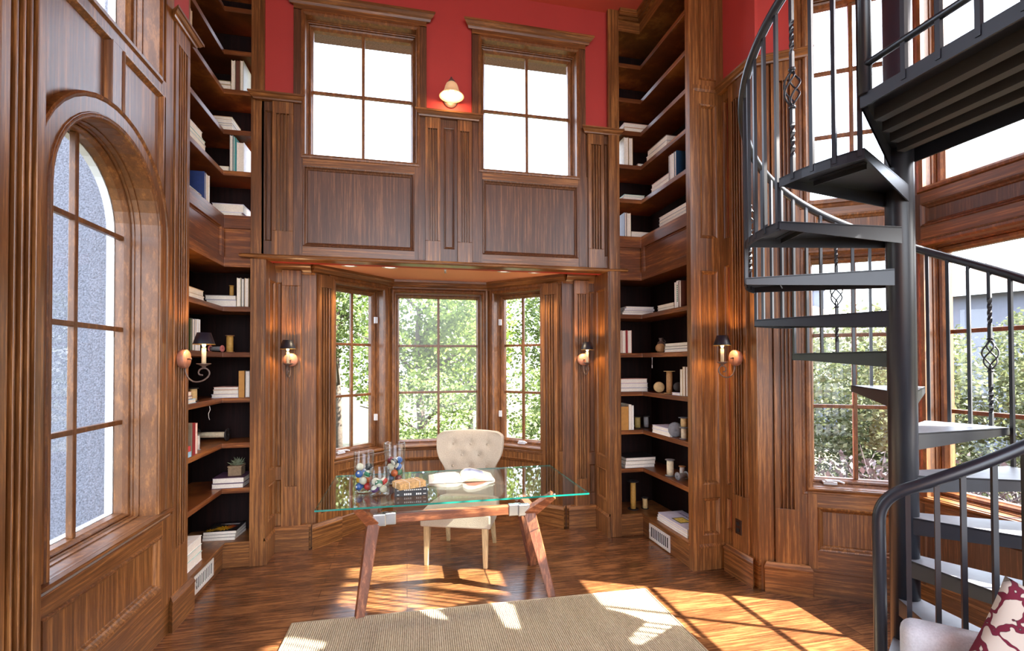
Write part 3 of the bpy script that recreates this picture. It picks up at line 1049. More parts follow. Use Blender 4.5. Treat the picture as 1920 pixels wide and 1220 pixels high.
def book(side, run, kind, face, a0, a1, z0, h, dep, cov, label):
    w = a1 - a0
    if run == 'back':
        y = 4.475 if side == 'left' else 4.435
        loc = ((a0 + a1) / 2, y, z0); rz = 0
    else:
        loc = (-1.518, (a0 + a1) / 2, z0) if side == 'left' else (2.303, (a0 + a1) / 2, z0)
        rz = pi / 2 if side == 'left' else -pi / 2
    G = Frame(0, 0, 0)       # d is negative into the shelf
    c = min(0.0035, (w if kind == 'upright' else h) * 0.18)
    bm = bmesh.new()
    x0, x1 = -w / 2, w / 2
    spine_front = face == 'spine'
    if kind == 'upright':
        G.box(bm, x0, x0 + c, -dep, 0, 0, h)
        G.box(bm, x1 - c, x1, -dep, 0, 0, h)
        if spine_front:
            G.box(bm, x0, x1, -c, 0.001, 0, h)
        else:
            G.box(bm, x0, x1, -dep - c, -dep, 0, h)
    else:
        G.box(bm, x0, x1, -dep, 0, 0, c)
        G.box(bm, x0, x1, -dep, 0, h - c, h)
        if spine_front:
            G.box(bm, x0, x1, -c, 0.001, 0, h)
        else:
            G.box(bm, x0, x1, -dep - c, -dep, 0, h)
    o = obj('book', bm, 'cover_' + cov)
    o.location = loc; o.rotation_euler = (0, 0, rz)
    tag(o, label, 'book', 'books in the %s bookcase' % side)
    bm = bmesh.new()
    q = 0.004
    if kind == 'upright':
        G.box(bm, x0 + c, x1 - c, -dep + 0.001, (-c if spine_front else -q), 0.003, h - q)
    else:
        G.box(bm, x0 + q, x1 - q, -dep + 0.001, (-c if spine_front else -q), c, h - c)
    obj('pages', bm, 'edge_page', o)
    return o, G, (x0, x1, h, dep)


BOOKS = [
    ('left', 'back', 'upright', 'pages', -1.456, -1.428, 4.03, 0.252, 0.2, 'cream', 'cream book standing on the highest filled shelf of the left bookcase'),
    ('left', 'back', 'upright', 'spine', -1.42, -1.391, 4.03, 0.25, 0.2, 'brown', 'brown spined book standing between two pale ones high in the left bookcase'),
    ('left', 'back', 'upright', 'pages', -1.389, -1.362, 4.03, 0.259, 0.2, 'olive', 'olive covered book, rightmost of the standing three high in the left bookcase'),
    ('left', 'back', 'flat', 'pages', -1.61, -1.459, 4.03, 0.036, 0.2, 'tan', 'tan book lying at the bottom of the pair high in the left bookcase'),
    ('left', 'back', 'flat', 'pages', -1.602, -1.463, 4.0666, 0.032, 0.2, 'olive', 'olive book lying on top of the pair high in the left bookcase'),
    ('left', 'back', 'flat', 'pages', -1.624, -1.445, 3.685, 0.032, 0.22, 'white', 'white book at the bottom of the four book pile in the left bookcase'),
    ('left', 'back', 'flat', 'pages', -1.632, -1.445, 3.7176, 0.022, 0.22, 'grey', 'grey book second from bottom of the four book pile in the left bookcase'),
    ('left', 'back', 'flat', 'pages', -1.632, -1.449, 3.7402, 0.027, 0.22, 'white', 'white book second from top of the four book pile in the left bookcase'),
    ('left', 'back', 'flat', 'pages', -1.64, -1.449, 3.7678, 0.027, 0.22, 'tan', 'tan edged book on top of the four book pile in the left bookcase'),
    ('left', 'back', 'upright', 'pages', -1.466, -1.441, 3.335, 0.305, 0.2, 'grey', 'tall grey book standing left of the teal ones in the left bookcase'),
    ('left', 'back', 'upright', 'pages', -1.438, -1.427, 3.335, 0.298, 0.2, 'teal', 'thin teal book, left one of the teal pair in the left bookcase'),
    ('left', 'back', 'upright', 'spine', -1.425, -1.414, 3.335, 0.281, 0.2, 'teal', 'thin teal spined book, right one of the teal pair in the left bookcase'),
    ('left', 'back', 'upright', 'pages', -1.411, -1.355, 3.335, 0.25, 0.2, 'white', 'thick white book standing right of the teal pair in the left bookcase'),
    ('left', 'back', 'flat', 'pages', -1.594, -1.472, 3.335, 0.036, 0.2, 'cream', 'single cream book lying left of the teal pair in the left bookcase'),
    ('left', 'back', 'flat', 'pages', -1.596, -1.372, 2.955, 0.027, 0.22, 'white', 'thin white book under the thick grey one on the left bookcase header'),
    ('left', 'back', 'flat', 'pages', -1.6, -1.359, 2.9826, 0.073, 0.22, 'lavender', 'thick pale grey book lying on top on the left bookcase header'),
    ('left', 'back', 'flat', 'pages', -1.641, -1.41, 2.185, 0.055, 0.22, 'lavender', 'thick lavender book at the bottom under the gold spool'),
    ('left', 'back', 'flat', 'pages', -1.649, -1.414, 2.2406, 0.038, 0.22, 'grey', 'grey book lying under the gold spool in the left bookcase'),
    ('left', 'back', 'upright', 'pages', -1.406, -1.377, 2.185, 0.245, 0.2, 'cream', 'cream book, left of three standing right of the gold spool'),
    ('left', 'back', 'upright', 'pages', -1.37, -1.351, 2.185, 0.239, 0.2, 'grey', 'thin grey book, middle of three standing right of the gold spool'),
    ('left', 'back', 'upright', 'pages', -1.346, -1.315, 2.185, 0.245, 0.2, 'tan', 'tan book, rightmost of three standing right of the gold spool'),
    ('left', 'back', 'flat', 'pages', -1.597, -1.39, 1.417, 0.029, 0.22, 'lavender', 'pale lavender book at the bottom of the pile beside the ochre book'),
    ('left', 'back', 'flat', 'pages', -1.585, -1.39, 1.4466, 0.037, 0.2, 'tan', 'tan book in the middle of the pile beside the ochre book'),
    ('left', 'back', 'flat', 'pages', -1.581, -1.39, 1.4842, 0.024, 0.2, 'pink', 'thin pinkish book on top of the pile beside the ochre book'),
    ('left', 'back', 'upright', 'spine', -1.388, -1.345, 1.417, 0.225, 0.2, 'ochre', 'ochre spined book standing in the left bookcase'),
    ('left', 'back', 'upright', 'pages', -1.337, -1.303, 1.417, 0.225, 0.2, 'grey', 'grey book standing right of the ochre one in the left bookcase'),
    ('left', 'back', 'flat', 'pages', -1.593, -1.35, 0.657, 0.042, 0.25, 'purple', 'lower dark covered book under the potted succulent'),
    ('left', 'back', 'flat', 'pages', -1.587, -1.346, 0.6996, 0.047, 0.25, 'purple', 'upper dark covered book under the potted succulent'),
    ('left', 'side', 'upright', 'pages', 3.777, 3.814, 4.03, 0.225, 0.2, 'cream', 'cream book nearest the fluted pilaster high in the left bookcase'),
    ('left', 'side', 'upright', 'pages', 3.817, 3.843, 4.03, 0.225, 0.2, 'white', 'white book, second from the fluted pilaster high in the left bookcase'),
    ('left', 'side', 'upright', 'pages', 3.845, 3.871, 4.03, 0.225, 0.2, 'tan', 'shorter tan book, third from the fluted pilaster high in the left bookcase'),
    ('left', 'side', 'flat', 'pages', 3.777, 4.125, 3.335, 0.045, 0.2, 'white', 'white book at the bottom of the green edged pile in the left bookcase'),
    ('left', 'side', 'flat', 'pages', 3.776, 4.115, 3.3806, 0.029, 0.2, 'mint', 'mint covered book in the middle of the green edged pile in the left bookcase'),
    ('left', 'side', 'flat', 'pages', 3.776, 4.06, 3.4102, 0.048, 0.19, 'white', 'white book on top of the green edged pile in the left bookcase'),
    ('left', 'side', 'upright', 'pages', 4.102, 4.127, 2.955, 0.225, 0.24, 'navy', 'large dark blue book standing on the left bookcase header'),
    ('left', 'side', 'upright', 'pages', 4.132, 4.2, 2.955, 0.225, 0.22, 'white', 'white book standing behind the dark blue one on the left bookcase header'),
    ('left', 'side', 'flat', 'pages', 3.782, 4.057, 2.955, 0.024, 0.17, 'white', 'thin white book lying in front of the dark blue book'),
    ('left', 'side', 'flat', 'pages', 3.817, 4.112, 2.185, 0.028, 0.2, 'white', 'white book lying under a tan one beside the lavender pile'),
    ('left', 'side', 'flat', 'pages', 3.817, 4.101, 2.2136, 0.045, 0.2, 'tan', 'tan book lying on a white one beside the lavender pile'),
    ('left', 'side', 'upright', 'pages', 3.876, 3.9, 1.8, 0.229, 0.2, 'green', 'green covered book standing behind the left wall sconce'),
    ('left', 'side', 'upright', 'pages', 3.904, 3.949, 1.8, 0.232, 0.2, 'grey', 'grey book standing next to the green covered one'),
    ('left', 'side', 'upright', 'pages', 3.952, 3.991, 1.8, 0.232, 0.2, 'white', 'white book, second right of the green covered one'),
    ('left', 'side', 'upright', 'pages', 4.006, 4.039, 1.8, 0.235, 0.2, 'white', 'thin white book at the right end of the row behind the sconce'),
    ('left', 'side', 'flat', 'pages', 3.752, 3.978, 1.417, 0.031, 0.2, 'skyblue', 'pale blue book at the bottom of the pile under the left sconce'),
    ('left', 'side', 'flat', 'pages', 3.751, 3.914, 1.4486, 0.023, 0.18, 'purple', 'thin purple edged book in the middle of the pile under the left sconce'),
    ('left', 'side', 'flat', 'pages', 3.751, 3.904, 1.4722, 0.031, 0.17, 'pink', 'pinkish book on top of the pile under the left sconce'),
    ('left', 'side', 'upright', 'pages', 3.898, 3.912, 1.037, 0.238, 0.2, 'greybrown', 'grey covered book standing left of the red spine'),
    ('left', 'side', 'upright', 'spine', 3.915, 3.963, 1.037, 0.234, 0.2, 'red', 'dark red spined book standing in the left bookcase'),
    ('left', 'side', 'upright', 'pages', 3.964, 4.001, 1.037, 0.228, 0.2, 'pink', 'tan pink book standing right of the red spine'),
    ('left', 'side', 'flat', 'spine', 3.757, 3.893, 1.037, 0.038, 0.2, 'skyblue', 'light blue book lying at the near end under a coral one'),
    ('left', 'side', 'flat', 'spine', 3.757, 3.883, 1.0756, 0.038, 0.19, 'coral', 'coral red book lying on the light blue one'),
    ('left', 'side', 'flat', 'pages', 3.784, 4.099, 0.222, 0.065, 0.25, 'white', 'white glossy book at the bottom of the three on the left bookcase base'),
    ('left', 'side', 'flat', 'pages', 3.783, 4.094, 0.2876, 0.056, 0.25, 'mint', 'white book with green edge in the middle of the three on the left bookcase base'),
    ('left', 'side', 'flat', 'pages', 3.782, 4.088, 0.3442, 0.064, 0.25, 'white', 'white glossy book on top of the three on the left bookcase base'),
    ('right', 'back', 'flat', 'pages', 2.121, 2.349, 4.015, 0.038, 0.2, 'tan', 'tan book lying under a pinkish one high in the right bookcase'),
    ('right', 'back', 'flat', 'pages', 2.121, 2.397, 4.0536, 0.044, 0.2, 'pink', 'pinkish book lying on a tan one high in the right bookcase'),
    ('right', 'back', 'upright', 'pages', 2.118, 2.161, 3.675, 0.277, 0.2, 'cream', 'cream book, left one of two standing high in the right bookcase'),
    ('right', 'back', 'upright', 'pages', 2.167, 2.21, 3.675, 0.276, 0.2, 'tan', 'tan book, right one of two standing high in the right bookcase'),
    ('right', 'back', 'flat', 'pages', 2.265, 2.323, 3.675, 0.022, 0.12, 'white', 'small thin pamphlet lying in the corner high in the right bookcase'),
    ('right', 'back', 'flat', 'pages', 2.107, 2.356, 3.333, 0.024, 0.2, 'white', 'thin white book at the bottom of the flat pair in the right bookcase'),
    ('right', 'back', 'flat', 'pages', 2.118, 2.338, 3.3576, 0.021, 0.2, 'mint', 'thin greenish book on top of the flat pair in the right bookcase'),
    ('right', 'back', 'upright', 'pages', 2.118, 2.138, 2.955, 0.242, 0.2, 'purple', 'thin purple edged book standing on the right bookcase header'),
    ('right', 'back', 'upright', 'pages', 2.141, 2.184, 2.955, 0.239, 0.2, 'cream', 'cream book standing on the right bookcase header'),
    ('right', 'back', 'flat', 'pages', 2.19, 2.399, 2.955, 0.03, 0.2, 'white', 'white book at the bottom right of the cream standing book'),
    ('right', 'back', 'flat', 'pages', 2.19, 2.411, 2.9856, 0.024, 0.2, 'cream', 'thin cream book lying right of the cream standing book'),
    ('right', 'back', 'flat', 'pages', 2.087, 2.416, 2.18, 0.019, 0.22, 'white', 'white magazine at the bottom of the fanned pile in the right bookcase'),
    ('right', 'back', 'flat', 'pages', 2.099, 2.428, 2.1996, 0.019, 0.22, 'grey', 'grey magazine second from bottom of the fanned pile in the right bookcase'),
    ('right', 'back', 'flat', 'pages', 2.11, 2.44, 2.2192, 0.019, 0.22, 'lavender', 'lavender magazine third from bottom of the fanned pile in the right bookcase'),
    ('right', 'back', 'flat', 'pages', 2.127, 2.429, 2.2388, 0.02, 0.22, 'white', 'white magazine on top of the fanned pile in the right bookcase'),
    ('right', 'back', 'upright', 'pages', 2.052, 2.079, 1.795, 0.226, 0.18, 'tan', 'tan book at the left end of the old row in the right bookcase'),
    ('right', 'back', 'upright', 'pages', 2.082, 2.121, 1.795, 0.226, 0.18, 'pink', 'pinkish book second in the old row in the right bookcase'),
    ('right', 'back', 'upright', 'spine', 2.124, 2.139, 1.795, 0.227, 0.18, 'red', 'thin dark red book in the old row in the right bookcase'),
    ('right', 'back', 'upright', 'pages', 2.141, 2.184, 1.795, 0.227, 0.18, 'pink', 'faded pink book at the right end of the old row in the right bookcase'),
    ('right', 'back', 'flat', 'pages', 2.064, 2.357, 1.413, 0.037, 0.22, 'grey', 'grey book at the bottom of the three book pile in the right bookcase'),
    ('right', 'back', 'flat', 'pages', 2.065, 2.358, 1.4506, 0.045, 0.22, 'lavender', 'pale book in the middle of the three book pile in the right bookcase'),
    ('right', 'back', 'flat', 'pages', 2.065, 2.352, 1.4962, 0.045, 0.22, 'pink', 'pinkish book on top of the three book pile in the right bookcase'),
    ('right', 'back', 'upright', 'spine', 2.067, 2.145, 1.033, 0.233, 0.2, 'ochre', 'thick brown spined book standing in the right bookcase'),
    ('right', 'back', 'upright', 'pages', 2.149, 2.176, 1.033, 0.253, 0.2, 'cream', 'cream book standing right of the thick brown spined one'),
    ('right', 'back', 'upright', 'pages', 2.179, 2.201, 1.033, 0.242, 0.2, 'white', 'thin white book at the right end beside the thick brown spined one'),
    ('right', 'back', 'flat', 'pages', 2.105, 2.427, 0.657, 0.033, 0.24, 'grey', 'grey magazine at the bottom of the dark covered pile on the lowest right shelf'),
    ('right', 'back', 'flat', 'pages', 2.11, 2.433, 0.6906, 0.034, 0.24, 'cream', 'cream magazine in the middle of the dark covered pile on the lowest right shelf'),
    ('right', 'back', 'flat', 'pages', 2.116, 2.439, 0.7252, 0.034, 0.24, 'black', 'dark covered magazine on top of the pile on the lowest right shelf'),
    ('right', 'side', 'flat', 'pages', 3.957, 4.334, 3.675, 0.044, 0.2, 'white', 'white book lying under a grey one on the sloping view of the right bookcase'),
    ('right', 'side', 'flat', 'pages', 3.956, 4.312, 3.7196, 0.049, 0.2, 'grey', 'grey book lying on a white one high on the right bookcase side'),
    ('right', 'side', 'flat', 'pages', 3.916, 4.244, 3.333, 0.038, 0.2, 'white', 'white book lying beside the blue book in the right bookcase'),
    ('right', 'side', 'flat', 'pages', 3.916, 4.233, 3.3716, 0.038, 0.2, 'pink', 'pinkish book lying on a white one beside the blue book'),
    ('right', 'side', 'upright', 'pages', 3.904, 3.922, 3.333, 0.225, 0.2, 'grey', 'thin grey book, left end of the row before the blue book'),
    ('right', 'side', 'upright', 'pages', 3.871, 3.897, 3.333, 0.225, 0.2, 'white', 'thin white book, second in the row before the blue book'),
    ('right', 'side', 'upright', 'pages', 3.831, 3.866, 3.333, 0.225, 0.2, 'white', 'white book touching the blue book in the right bookcase'),
    ('right', 'side', 'upright', 'pages', 3.797, 3.827, 3.333, 0.225, 0.22, 'deepblue', 'deep blue covered book standing in the right bookcase'),
    ('right', 'side', 'flat', 'pages', 3.627, 4.098, 2.955, 0.032, 0.2, 'white', 'white book at the bottom of the pile on the right bookcase header'),
    ('right', 'side', 'flat', 'pages', 3.642, 4.098, 2.9876, 0.032, 0.2, 'grey', 'grey book in the middle of the pile on the right bookcase header'),
    ('right', 'side', 'flat', 'pages', 3.626, 4.097, 3.0202, 0.032, 0.2, 'white', 'white book on top of the pile on the right bookcase header'),
    ('right', 'side', 'flat', 'pages', 3.852, 4.139, 2.18, 0.024, 0.2, 'grey', 'grey patterned book lying beside the green lettered spine'),
    ('right', 'side', 'flat', 'pages', 3.861, 4.139, 2.2046, 0.028, 0.2, 'cream', 'cream patterned book on top beside the green lettered spine'),
    ('right', 'side', 'upright', 'pages', 3.814, 3.841, 2.18, 0.225, 0.2, 'white', 'thin white book left of the green lettered spine'),
    ('right', 'side', 'upright', 'spine', 3.778, 3.809, 2.18, 0.233, 0.2, 'white', 'white book with a green lettered spine'),
    ('right', 'side', 'upright', 'pages', 3.737, 3.775, 2.18, 0.225, 0.22, 'brown', 'brown covered book right of the green lettered spine'),
    ('right', 'side', 'flat', 'pages', 3.635, 4.02, 1.795, 0.023, 0.2, 'white', 'white book at the bottom of the pile beside the dark jug'),
    ('right', 'side', 'flat', 'pages', 3.642, 4.02, 1.8186, 0.027, 0.2, 'black', 'black covered book in the middle of the pile beside the dark jug'),
    ('right', 'side', 'flat', 'pages', 3.642, 4.01, 1.8462, 0.025, 0.2, 'cream', 'cream book on top of the pile beside the dark jug'),
    ('right', 'side', 'upright', 'pages', 3.732, 3.762, 1.413, 0.229, 0.2, 'cream', 'cream book, left of three standing by the tall spool'),
    ('right', 'side', 'upright', 'pages', 3.688, 3.724, 1.413, 0.252, 0.2, 'tan', 'tan book, middle of three standing by the tall spool'),
    ('right', 'side', 'upright', 'pages', 3.648, 3.683, 1.413, 0.253, 0.2, 'brown', 'brown covered book, right of three standing by the tall spool'),
    ('right', 'side', 'flat', 'pages', 3.77, 3.899, 1.413, 0.023, 0.14, 'lavender', 'small pale book lying at the foot of the tall spool'),
    ('right', 'side', 'flat', 'pages', 3.94, 4.258, 1.033, 0.038, 0.2, 'white', 'white book under another beside the round grey spool'),
    ('right', 'side', 'flat', 'pages', 3.948, 4.258, 1.0716, 0.034, 0.2, 'lavender', 'pale lavender book on top beside the round grey spool'),
    ('right', 'side', 'flat', 'pages', 3.672, 4.18, 0.222, 0.0235, 0.25, 'white', 'white magazine at the bottom of the pile on the right bookcase base'),
    ('right', 'side', 'flat', 'pages', 3.672, 4.17, 0.247, 0.0235, 0.25, 'white', 'white magazine in the middle of the pile on the right bookcase base'),
    ('right', 'side', 'flat', 'pages', 3.672, 4.16, 0.272, 0.0235, 0.25, 'lavender', 'lavender art magazine on top of the pile on the right bookcase base'),
]

LET = {}


def text_mesh(name, txt, size, mat, parent, loc, rot, extr=0.0004, align='CENTER'):
    cu = bpy.data.curves.new(name, 'FONT')
    cu.body = txt; cu.size = size; cu.extrude = extr; cu.align_x = align; cu.align_y = 'CENTER'
    tmp = bpy.data.objects.new(name + '_curve', cu)
    C.objects.link(tmp)
    dg = bpy.context.evaluated_depsgraph_get()
    me = bpy.data.meshes.new_from_object(tmp.evaluated_get(dg))
    bpy.data.objects.remove(tmp)
    me.materials.clear(); me.materials.append(MATS[mat])
    o = bpy.data.objects.new(name, me)
    C.objects.link(o)
    o.parent = parent; o.location = loc; o.rotation_euler = rot
    return o


plain('ink_violet', srgb(74, 44, 104), 0.6)
plain('ink_white', srgb(228, 224, 216), 0.6)
plain('ink_green', srgb(40, 120, 60), 0.6)
plain('picture_yellow', srgb(206, 178, 84), 0.6, noise=0.5, nscale=40)
plain('picture_dark', srgb(52, 58, 34), 0.6, noise=0.3, nscale=40)
plain('petal_yellow', srgb(236, 180, 30), 0.5, noise=0.2, nscale=30)
plain('petal_red', srgb(190, 70, 24), 0.5, noise=0.3, nscale=30)
for row in BOOKS:
    o, G, (x0, x1, h, dep) = book(*row)
    lab = row[10]
    if lab.startswith('lavender art magazine'):
        text_mesh('title', 'American Artist', 0.05, 'ink_violet', o, (-0.02, 0.185, h + 0.0004), (0, 0, 0))
        bm = bmesh.new(); G.box(bm, -0.06, 0.09, -0.145, -0.03, h, h + 0.0008)
        p_ = obj('cover_picture', bm, 'picture_dark', o)
        bm = bmesh.new(); G.box(bm, -0.045, 0.075, -0.135, -0.042, h + 0.0008, h + 0.0014)
        obj('painting', bm, 'picture_yellow', p_)
    if lab.endswith('green lettered spine') and lab.startswith('white book with'):
        bm = bmesh.new()
        for k in range(9):
            G.box(bm, -0.007, 0.007, 0.001, 0.0016, 0.05 + k * 0.017, 0.061 + k * 0.017)
        obj('spine_lettering', bm, 'ink_green', o)

# magazines with the yellow flower on the left bookcase base
for k in range(3):
    t = thing('magazine', ['cream edged magazine at the bottom of the yellow flower pile', 'cream edged magazine in the middle of the yellow flower pile', 'black magazine with a yellow and red flower on its cover'][k], 'magazine', (-1.545 + 0.004 * k, 4.50 + 0.003 * k, 0.221 + 0.0245 * k), R(-4 + 1.5 * k), 'magazines on the left bookcase base')
    bm = bmesh.new(); bx(bm, -0.125, 0.125, 0.0, 0.24, 0.0, 0.0225)
    obj('pages', bm, 'edge_page', t)
    bm = bmesh.new(); bx(bm, -0.127, 0.127, -0.001, 0.242, 0.0225, 0.0242)
    cv = obj('front_cover', bm, 'cover_black', t)
    if k == 2:
        random.seed(4)
        for nm, mt, cx, cy, rr, nn, zz in (('yellow_flower', 'petal_yellow', 0.01, 0.085, 0.085, 14, 0.0243), ('small_flower', 'petal_yellow', -0.09, 0.04, 0.05, 10, 0.0243), ('red_flower', 'petal_red', 0.05, 0.12, 0.05, 12, 0.0246)):
            bm = bmesh.new()
            for j in range(nn):
                a = 2 * pi * j / nn
                l = rr * random.uniform(0.8, 1.1)
                pts = [(cx, cy), (cx + l * 0.6 * cos(a - 0.16), cy + l * 0.6 * sin(a - 0.16)), (cx + l * cos(a), cy + l * sin(a)), (cx + l * 0.6 * cos(a + 0.16), cy + l * 0.6 * sin(a + 0.16))]
                pts = [(max(-0.125, min(0.125, x)), max(0.002, min(0.238, y))) for x, y in pts]
                bm.faces.new([bm.verts.new((x, y, zz + 0.00005 * j)) for x, y in pts])
            obj(nm, bm, mt, cv)
        bm = bmesh.new()
        for j in range(12):
            bx(bm, -0.06 + j * 0.013, -0.051 + j * 0.013, 0.195, 0.206, 0.0243, 0.0248)
            if j > 2:
                bx(bm, -0.06 + j * 0.013, -0.052 + j * 0.013, 0.178, 0.186, 0.0243, 0.0248)
        obj('cover_lettering', bm, 'ink_white', cv)

# ------------------------------------------------------------------ spools and small things on the shelves
SPC = dict(gold=(186, 142, 66), tan=(196, 164, 112), white=(206, 202, 196), grey=(140, 140, 140), cream=(212, 196, 164), olive=(150, 128, 70), pinkend=(198, 112, 104), wood=(170, 126, 78), dark=(40, 34, 32), lead=(112, 112, 116))
for k_, c_ in SPC.items():
    plain('spool_' + k_, srgb(*c_), 0.6, noise=0.18, nscale=45, bmp=0.1)


def spool(x, y, z, h, rc, rf, core, end, label, lie=None, fl=0.006):
    """lie=None stands on its end; otherwise the heading of its axis in degrees, lying on its flanges"""
    t = thing('spool', label, 'spool', (x, y, z), 0, 'old thread spools on the shelves')
    if lie is None:
        m_ = Matrix.Identity(4)
    else:
        m_ = Matrix.Translation((0, 0, rf)) @ Matrix.Rotation(R(lie), 4, 'Z') @ Matrix.Rotation(pi / 2, 4, 'Y') @ Matrix.Translation((0, 0, -h / 2))
    bm = bmesh.new()
    lathe(bm, [(0, fl), (rc, fl), (rc * 1.04, h * 0.3), (rc * 1.04, h * 0.7), (rc, h - fl), (0, h - fl)], 18, mtx=m_)
    obj('thread_core', bm, 'spool_' + core, t)
    for z0, nm in ((0, 'end_disc'), (h - fl, 'end_disc')):
        bm = bmesh.new()
        lathe(bm, [(rf * 0.18, z0), (rf * 0.95, z0), (rf, z0 + fl * 0.5), (rf * 0.95, z0 + fl), (rf * 0.18, z0 + fl), (rf * 0.18, z0)], 20, mtx=m_)
        obj(nm, bm, 'spool_' + end, t)
    return t


spool(-1.473, 4.56, 2.279, 0.096, 0.016, 0.02, 'gold', 'gold', 'thin gold spool standing on the lavender book pile')
spool(-1.585, 4.545, 1.801, 0.115, 0.018, 0.03, 'grey', 'pinkend', 'spool of grey thread with pink ends lying on the left bookcase shelf', lie=-18)
spool(-1.485, 4.56, 1.801, 0.145, 0.026, 0.036, 'gold', 'wood', 'golden spool standing right of the grey thread spool')
spool(-1.575, 4.07, 1.418, 0.103, 0.025, 0.036, 'tan', 'dark', 'tan spool with dark rim standing beside the pile under the left sconce')
spool(-1.59, 3.80, 1.5035, 0.05, 0.018, 0.026, 'cream', 'dark', 'small spool on top of the pile under the left sconce')
spool(-1.63, 4.60, 1.038, 0.25, 0.024, 0.056, 'cream', 'dark', 'long cream spool with big dark ends lying on its side', lie=-6, fl=0.008)
spool(-1.585, 4.17, 1.038, 0.118, 0.018, 0.026, 'white', 'grey', 'white spool standing in front of the long cream spool')
spool(-1.60, 3.86, 0.658, 0.05, 0.016, 0.028, 'cream', 'wood', 'small spool at the near end of the shelf above the white books', lie=20)
spool(2.36, 4.19, 1.797, 0.05, 0.016, 0.042, 'wood', 'wood', 'small wooden spool leaning beside the dark jug', lie=75)
spool(2.37, 4.24, 1.415, 0.06, 0.02, 0.05, 'tan', 'tan', 'round tan ended spool lying on its side beside the tall spool', lie=65)
spool(2.375, 4.06, 1.414, 0.208, 0.027, 0.052, 'wood', 'tan', 'tall brown spool standing in the right bookcase')
spool(2.40, 3.955, 1.438, 0.05, 0.018, 0.042, 'dark', 'dark', 'dark spool lying behind the tall brown spool', lie=60)
spool(2.30, 4.55, 1.034, 0.118, 0.028, 0.04, 'olive', 'dark', 'olive spool, left one of the pair in the corner of the right bookcase')
spool(2.40, 4.56, 1.034, 0.118, 0.024, 0.036, 'grey', 'dark', 'grey spool, right one of the pair in the corner of the right bookcase')
spool(2.36, 3.94, 1.034, 0.06, 0.02, 0.064, 'lead', 'lead', 'large grey spool lying with its round end to the room', lie=62)
spool(2.36, 3.80, 1.034, 0.10, 0.025, 0.04, 'cream', 'lead', 'lower spool of the two stacked at the end of the right bookcase shelf')
spool(2.36, 3.80, 1.1345, 0.088, 0.028, 0.048, 'tan', 'lead', 'upper spool of the two stacked at the end of the right bookcase shelf')
spool(2.37, 4.05, 0.658, 0.15, 0.03, 0.046, 'cream', 'lead', 'tall cream spool on the lowest shelf of the right bookcase')
spool(2.45, 3.98, 0.658, 0.10, 0.022, 0.032, 'white', 'wood', 'short white spool behind the tall cream one on the lowest right shelf')
spool(2.39, 3.89, 0.658, 0.10, 0.022, 0.036, 'grey', 'lead', 'grey spool lying in front of the tall cream one on the lowest right shelf', lie=10)
spool(2.235, 4.53, 0.221, 0.285, 0.026, 0.058, 'gold', 'dark', 'tallest spool, yellow with a wide dark foot, on the right bookcase base', fl=0.008)
spool(2.36, 4.52, 0.221, 0.112, 0.024, 0.036, 'tan', 'dark', 'small tan spool in the corner of the right bookcase base')

t = thing('jug', 'dark stoneware jug with a narrow neck in the right bookcase', 'jug', (2.40, 4.25, 1.796))
bm = bmesh.new()
lathe(bm, [(0, 0), (0.034, 0), (0.037, 0.01), (0.037, 0.085), (0.03, 0.102), (0.018, 0.11), (0.017, 0.125), (0.021, 0.13), (0.021, 0.142), (0.0, 0.142)], 24)
plain('jug_glaze', srgb(92, 72, 64), 0.35, noise=0.25, nscale=12)
obj('body', bm, 'jug_glaze', t)
bm = bmesh.new()
tube(bm, [(0.018, 0, 0.12), (0.035, 0, 0.122), (0.046, 0, 0.108), (0.036, 0, 0.088)], 0.005, 8)
obj('handle', bm, 'jug_glaze', t)

t = thing('potted_succulent', 'small square tan pot with a spiky succulent on two dark books', 'plant', (-1.435, 4.585, 0.7475))
bm = bmesh.new()
a, b_ = 0.052, 0.056
bx(bm, -a, a, -a, a, 0, 0.085)
bx(bm, -b_, b_, -b_, b_, 0.072, 0.084)
bx(bm, -b_ + 0.002, b_ - 0.002, -b_ + 0.002, b_ - 0.002, 0.054, 0.06)
obj('pot', bm, 'concrete_pot', t, bevel=0.003)
bm = bmesh.new()
random.seed(7)
for k in range(40):
    a = random.uniform(0, 2 * pi); e = random.uniform(0.2, 1.4); l = random.uniform(0.045, 0.08)
    p0 = Vector((random.uniform(-0.025, 0.025), random.uniform(-0.025, 0.025), 0.084))
    tube(bm, [p0, p0 + Vector((cos(a) * cos(e), sin(a) * cos(e), sin(e))) * l * 0.6, p0 + Vector((cos(a) * cos(e), sin(a) * cos(e), sin(e) * 0.92)) * l], [0.004, 0.0045, 0.0004], 5)
obj('leaves', bm, 'succulent', t)

t = thing('cord', 'thin pale cord hanging under a left bookcase shelf', 'cord', (-1.525, 4.24, 1.37))
bm = bmesh.new()
tube(bm, [(0, 0, 0), (0.004, 0.004, -0.03), (-0.004, -0.008, -0.06), (-0.003, -0.004, -0.09), (0.0, 0.004, -0.11)], 0.0018, 6)
obj('strand', bm, 'string_white', t)
t = thing('pull_cord', 'short pull cord hanging under a right bookcase shelf', 'cord', (2.31, 4.26, 1.752))
bm = bmesh.new()
tube(bm, [(0, 0, 0.0), (0.001, 0.0, -0.05), (0, 0, -0.075)], 0.0015, 6)
tube(bm, [(0, 0, -0.075), (0, 0, -0.105)], 0.004, 8)
obj('strand', bm, 'string_white', t)

# ------------------------------------------------------------------ lamps on the walls


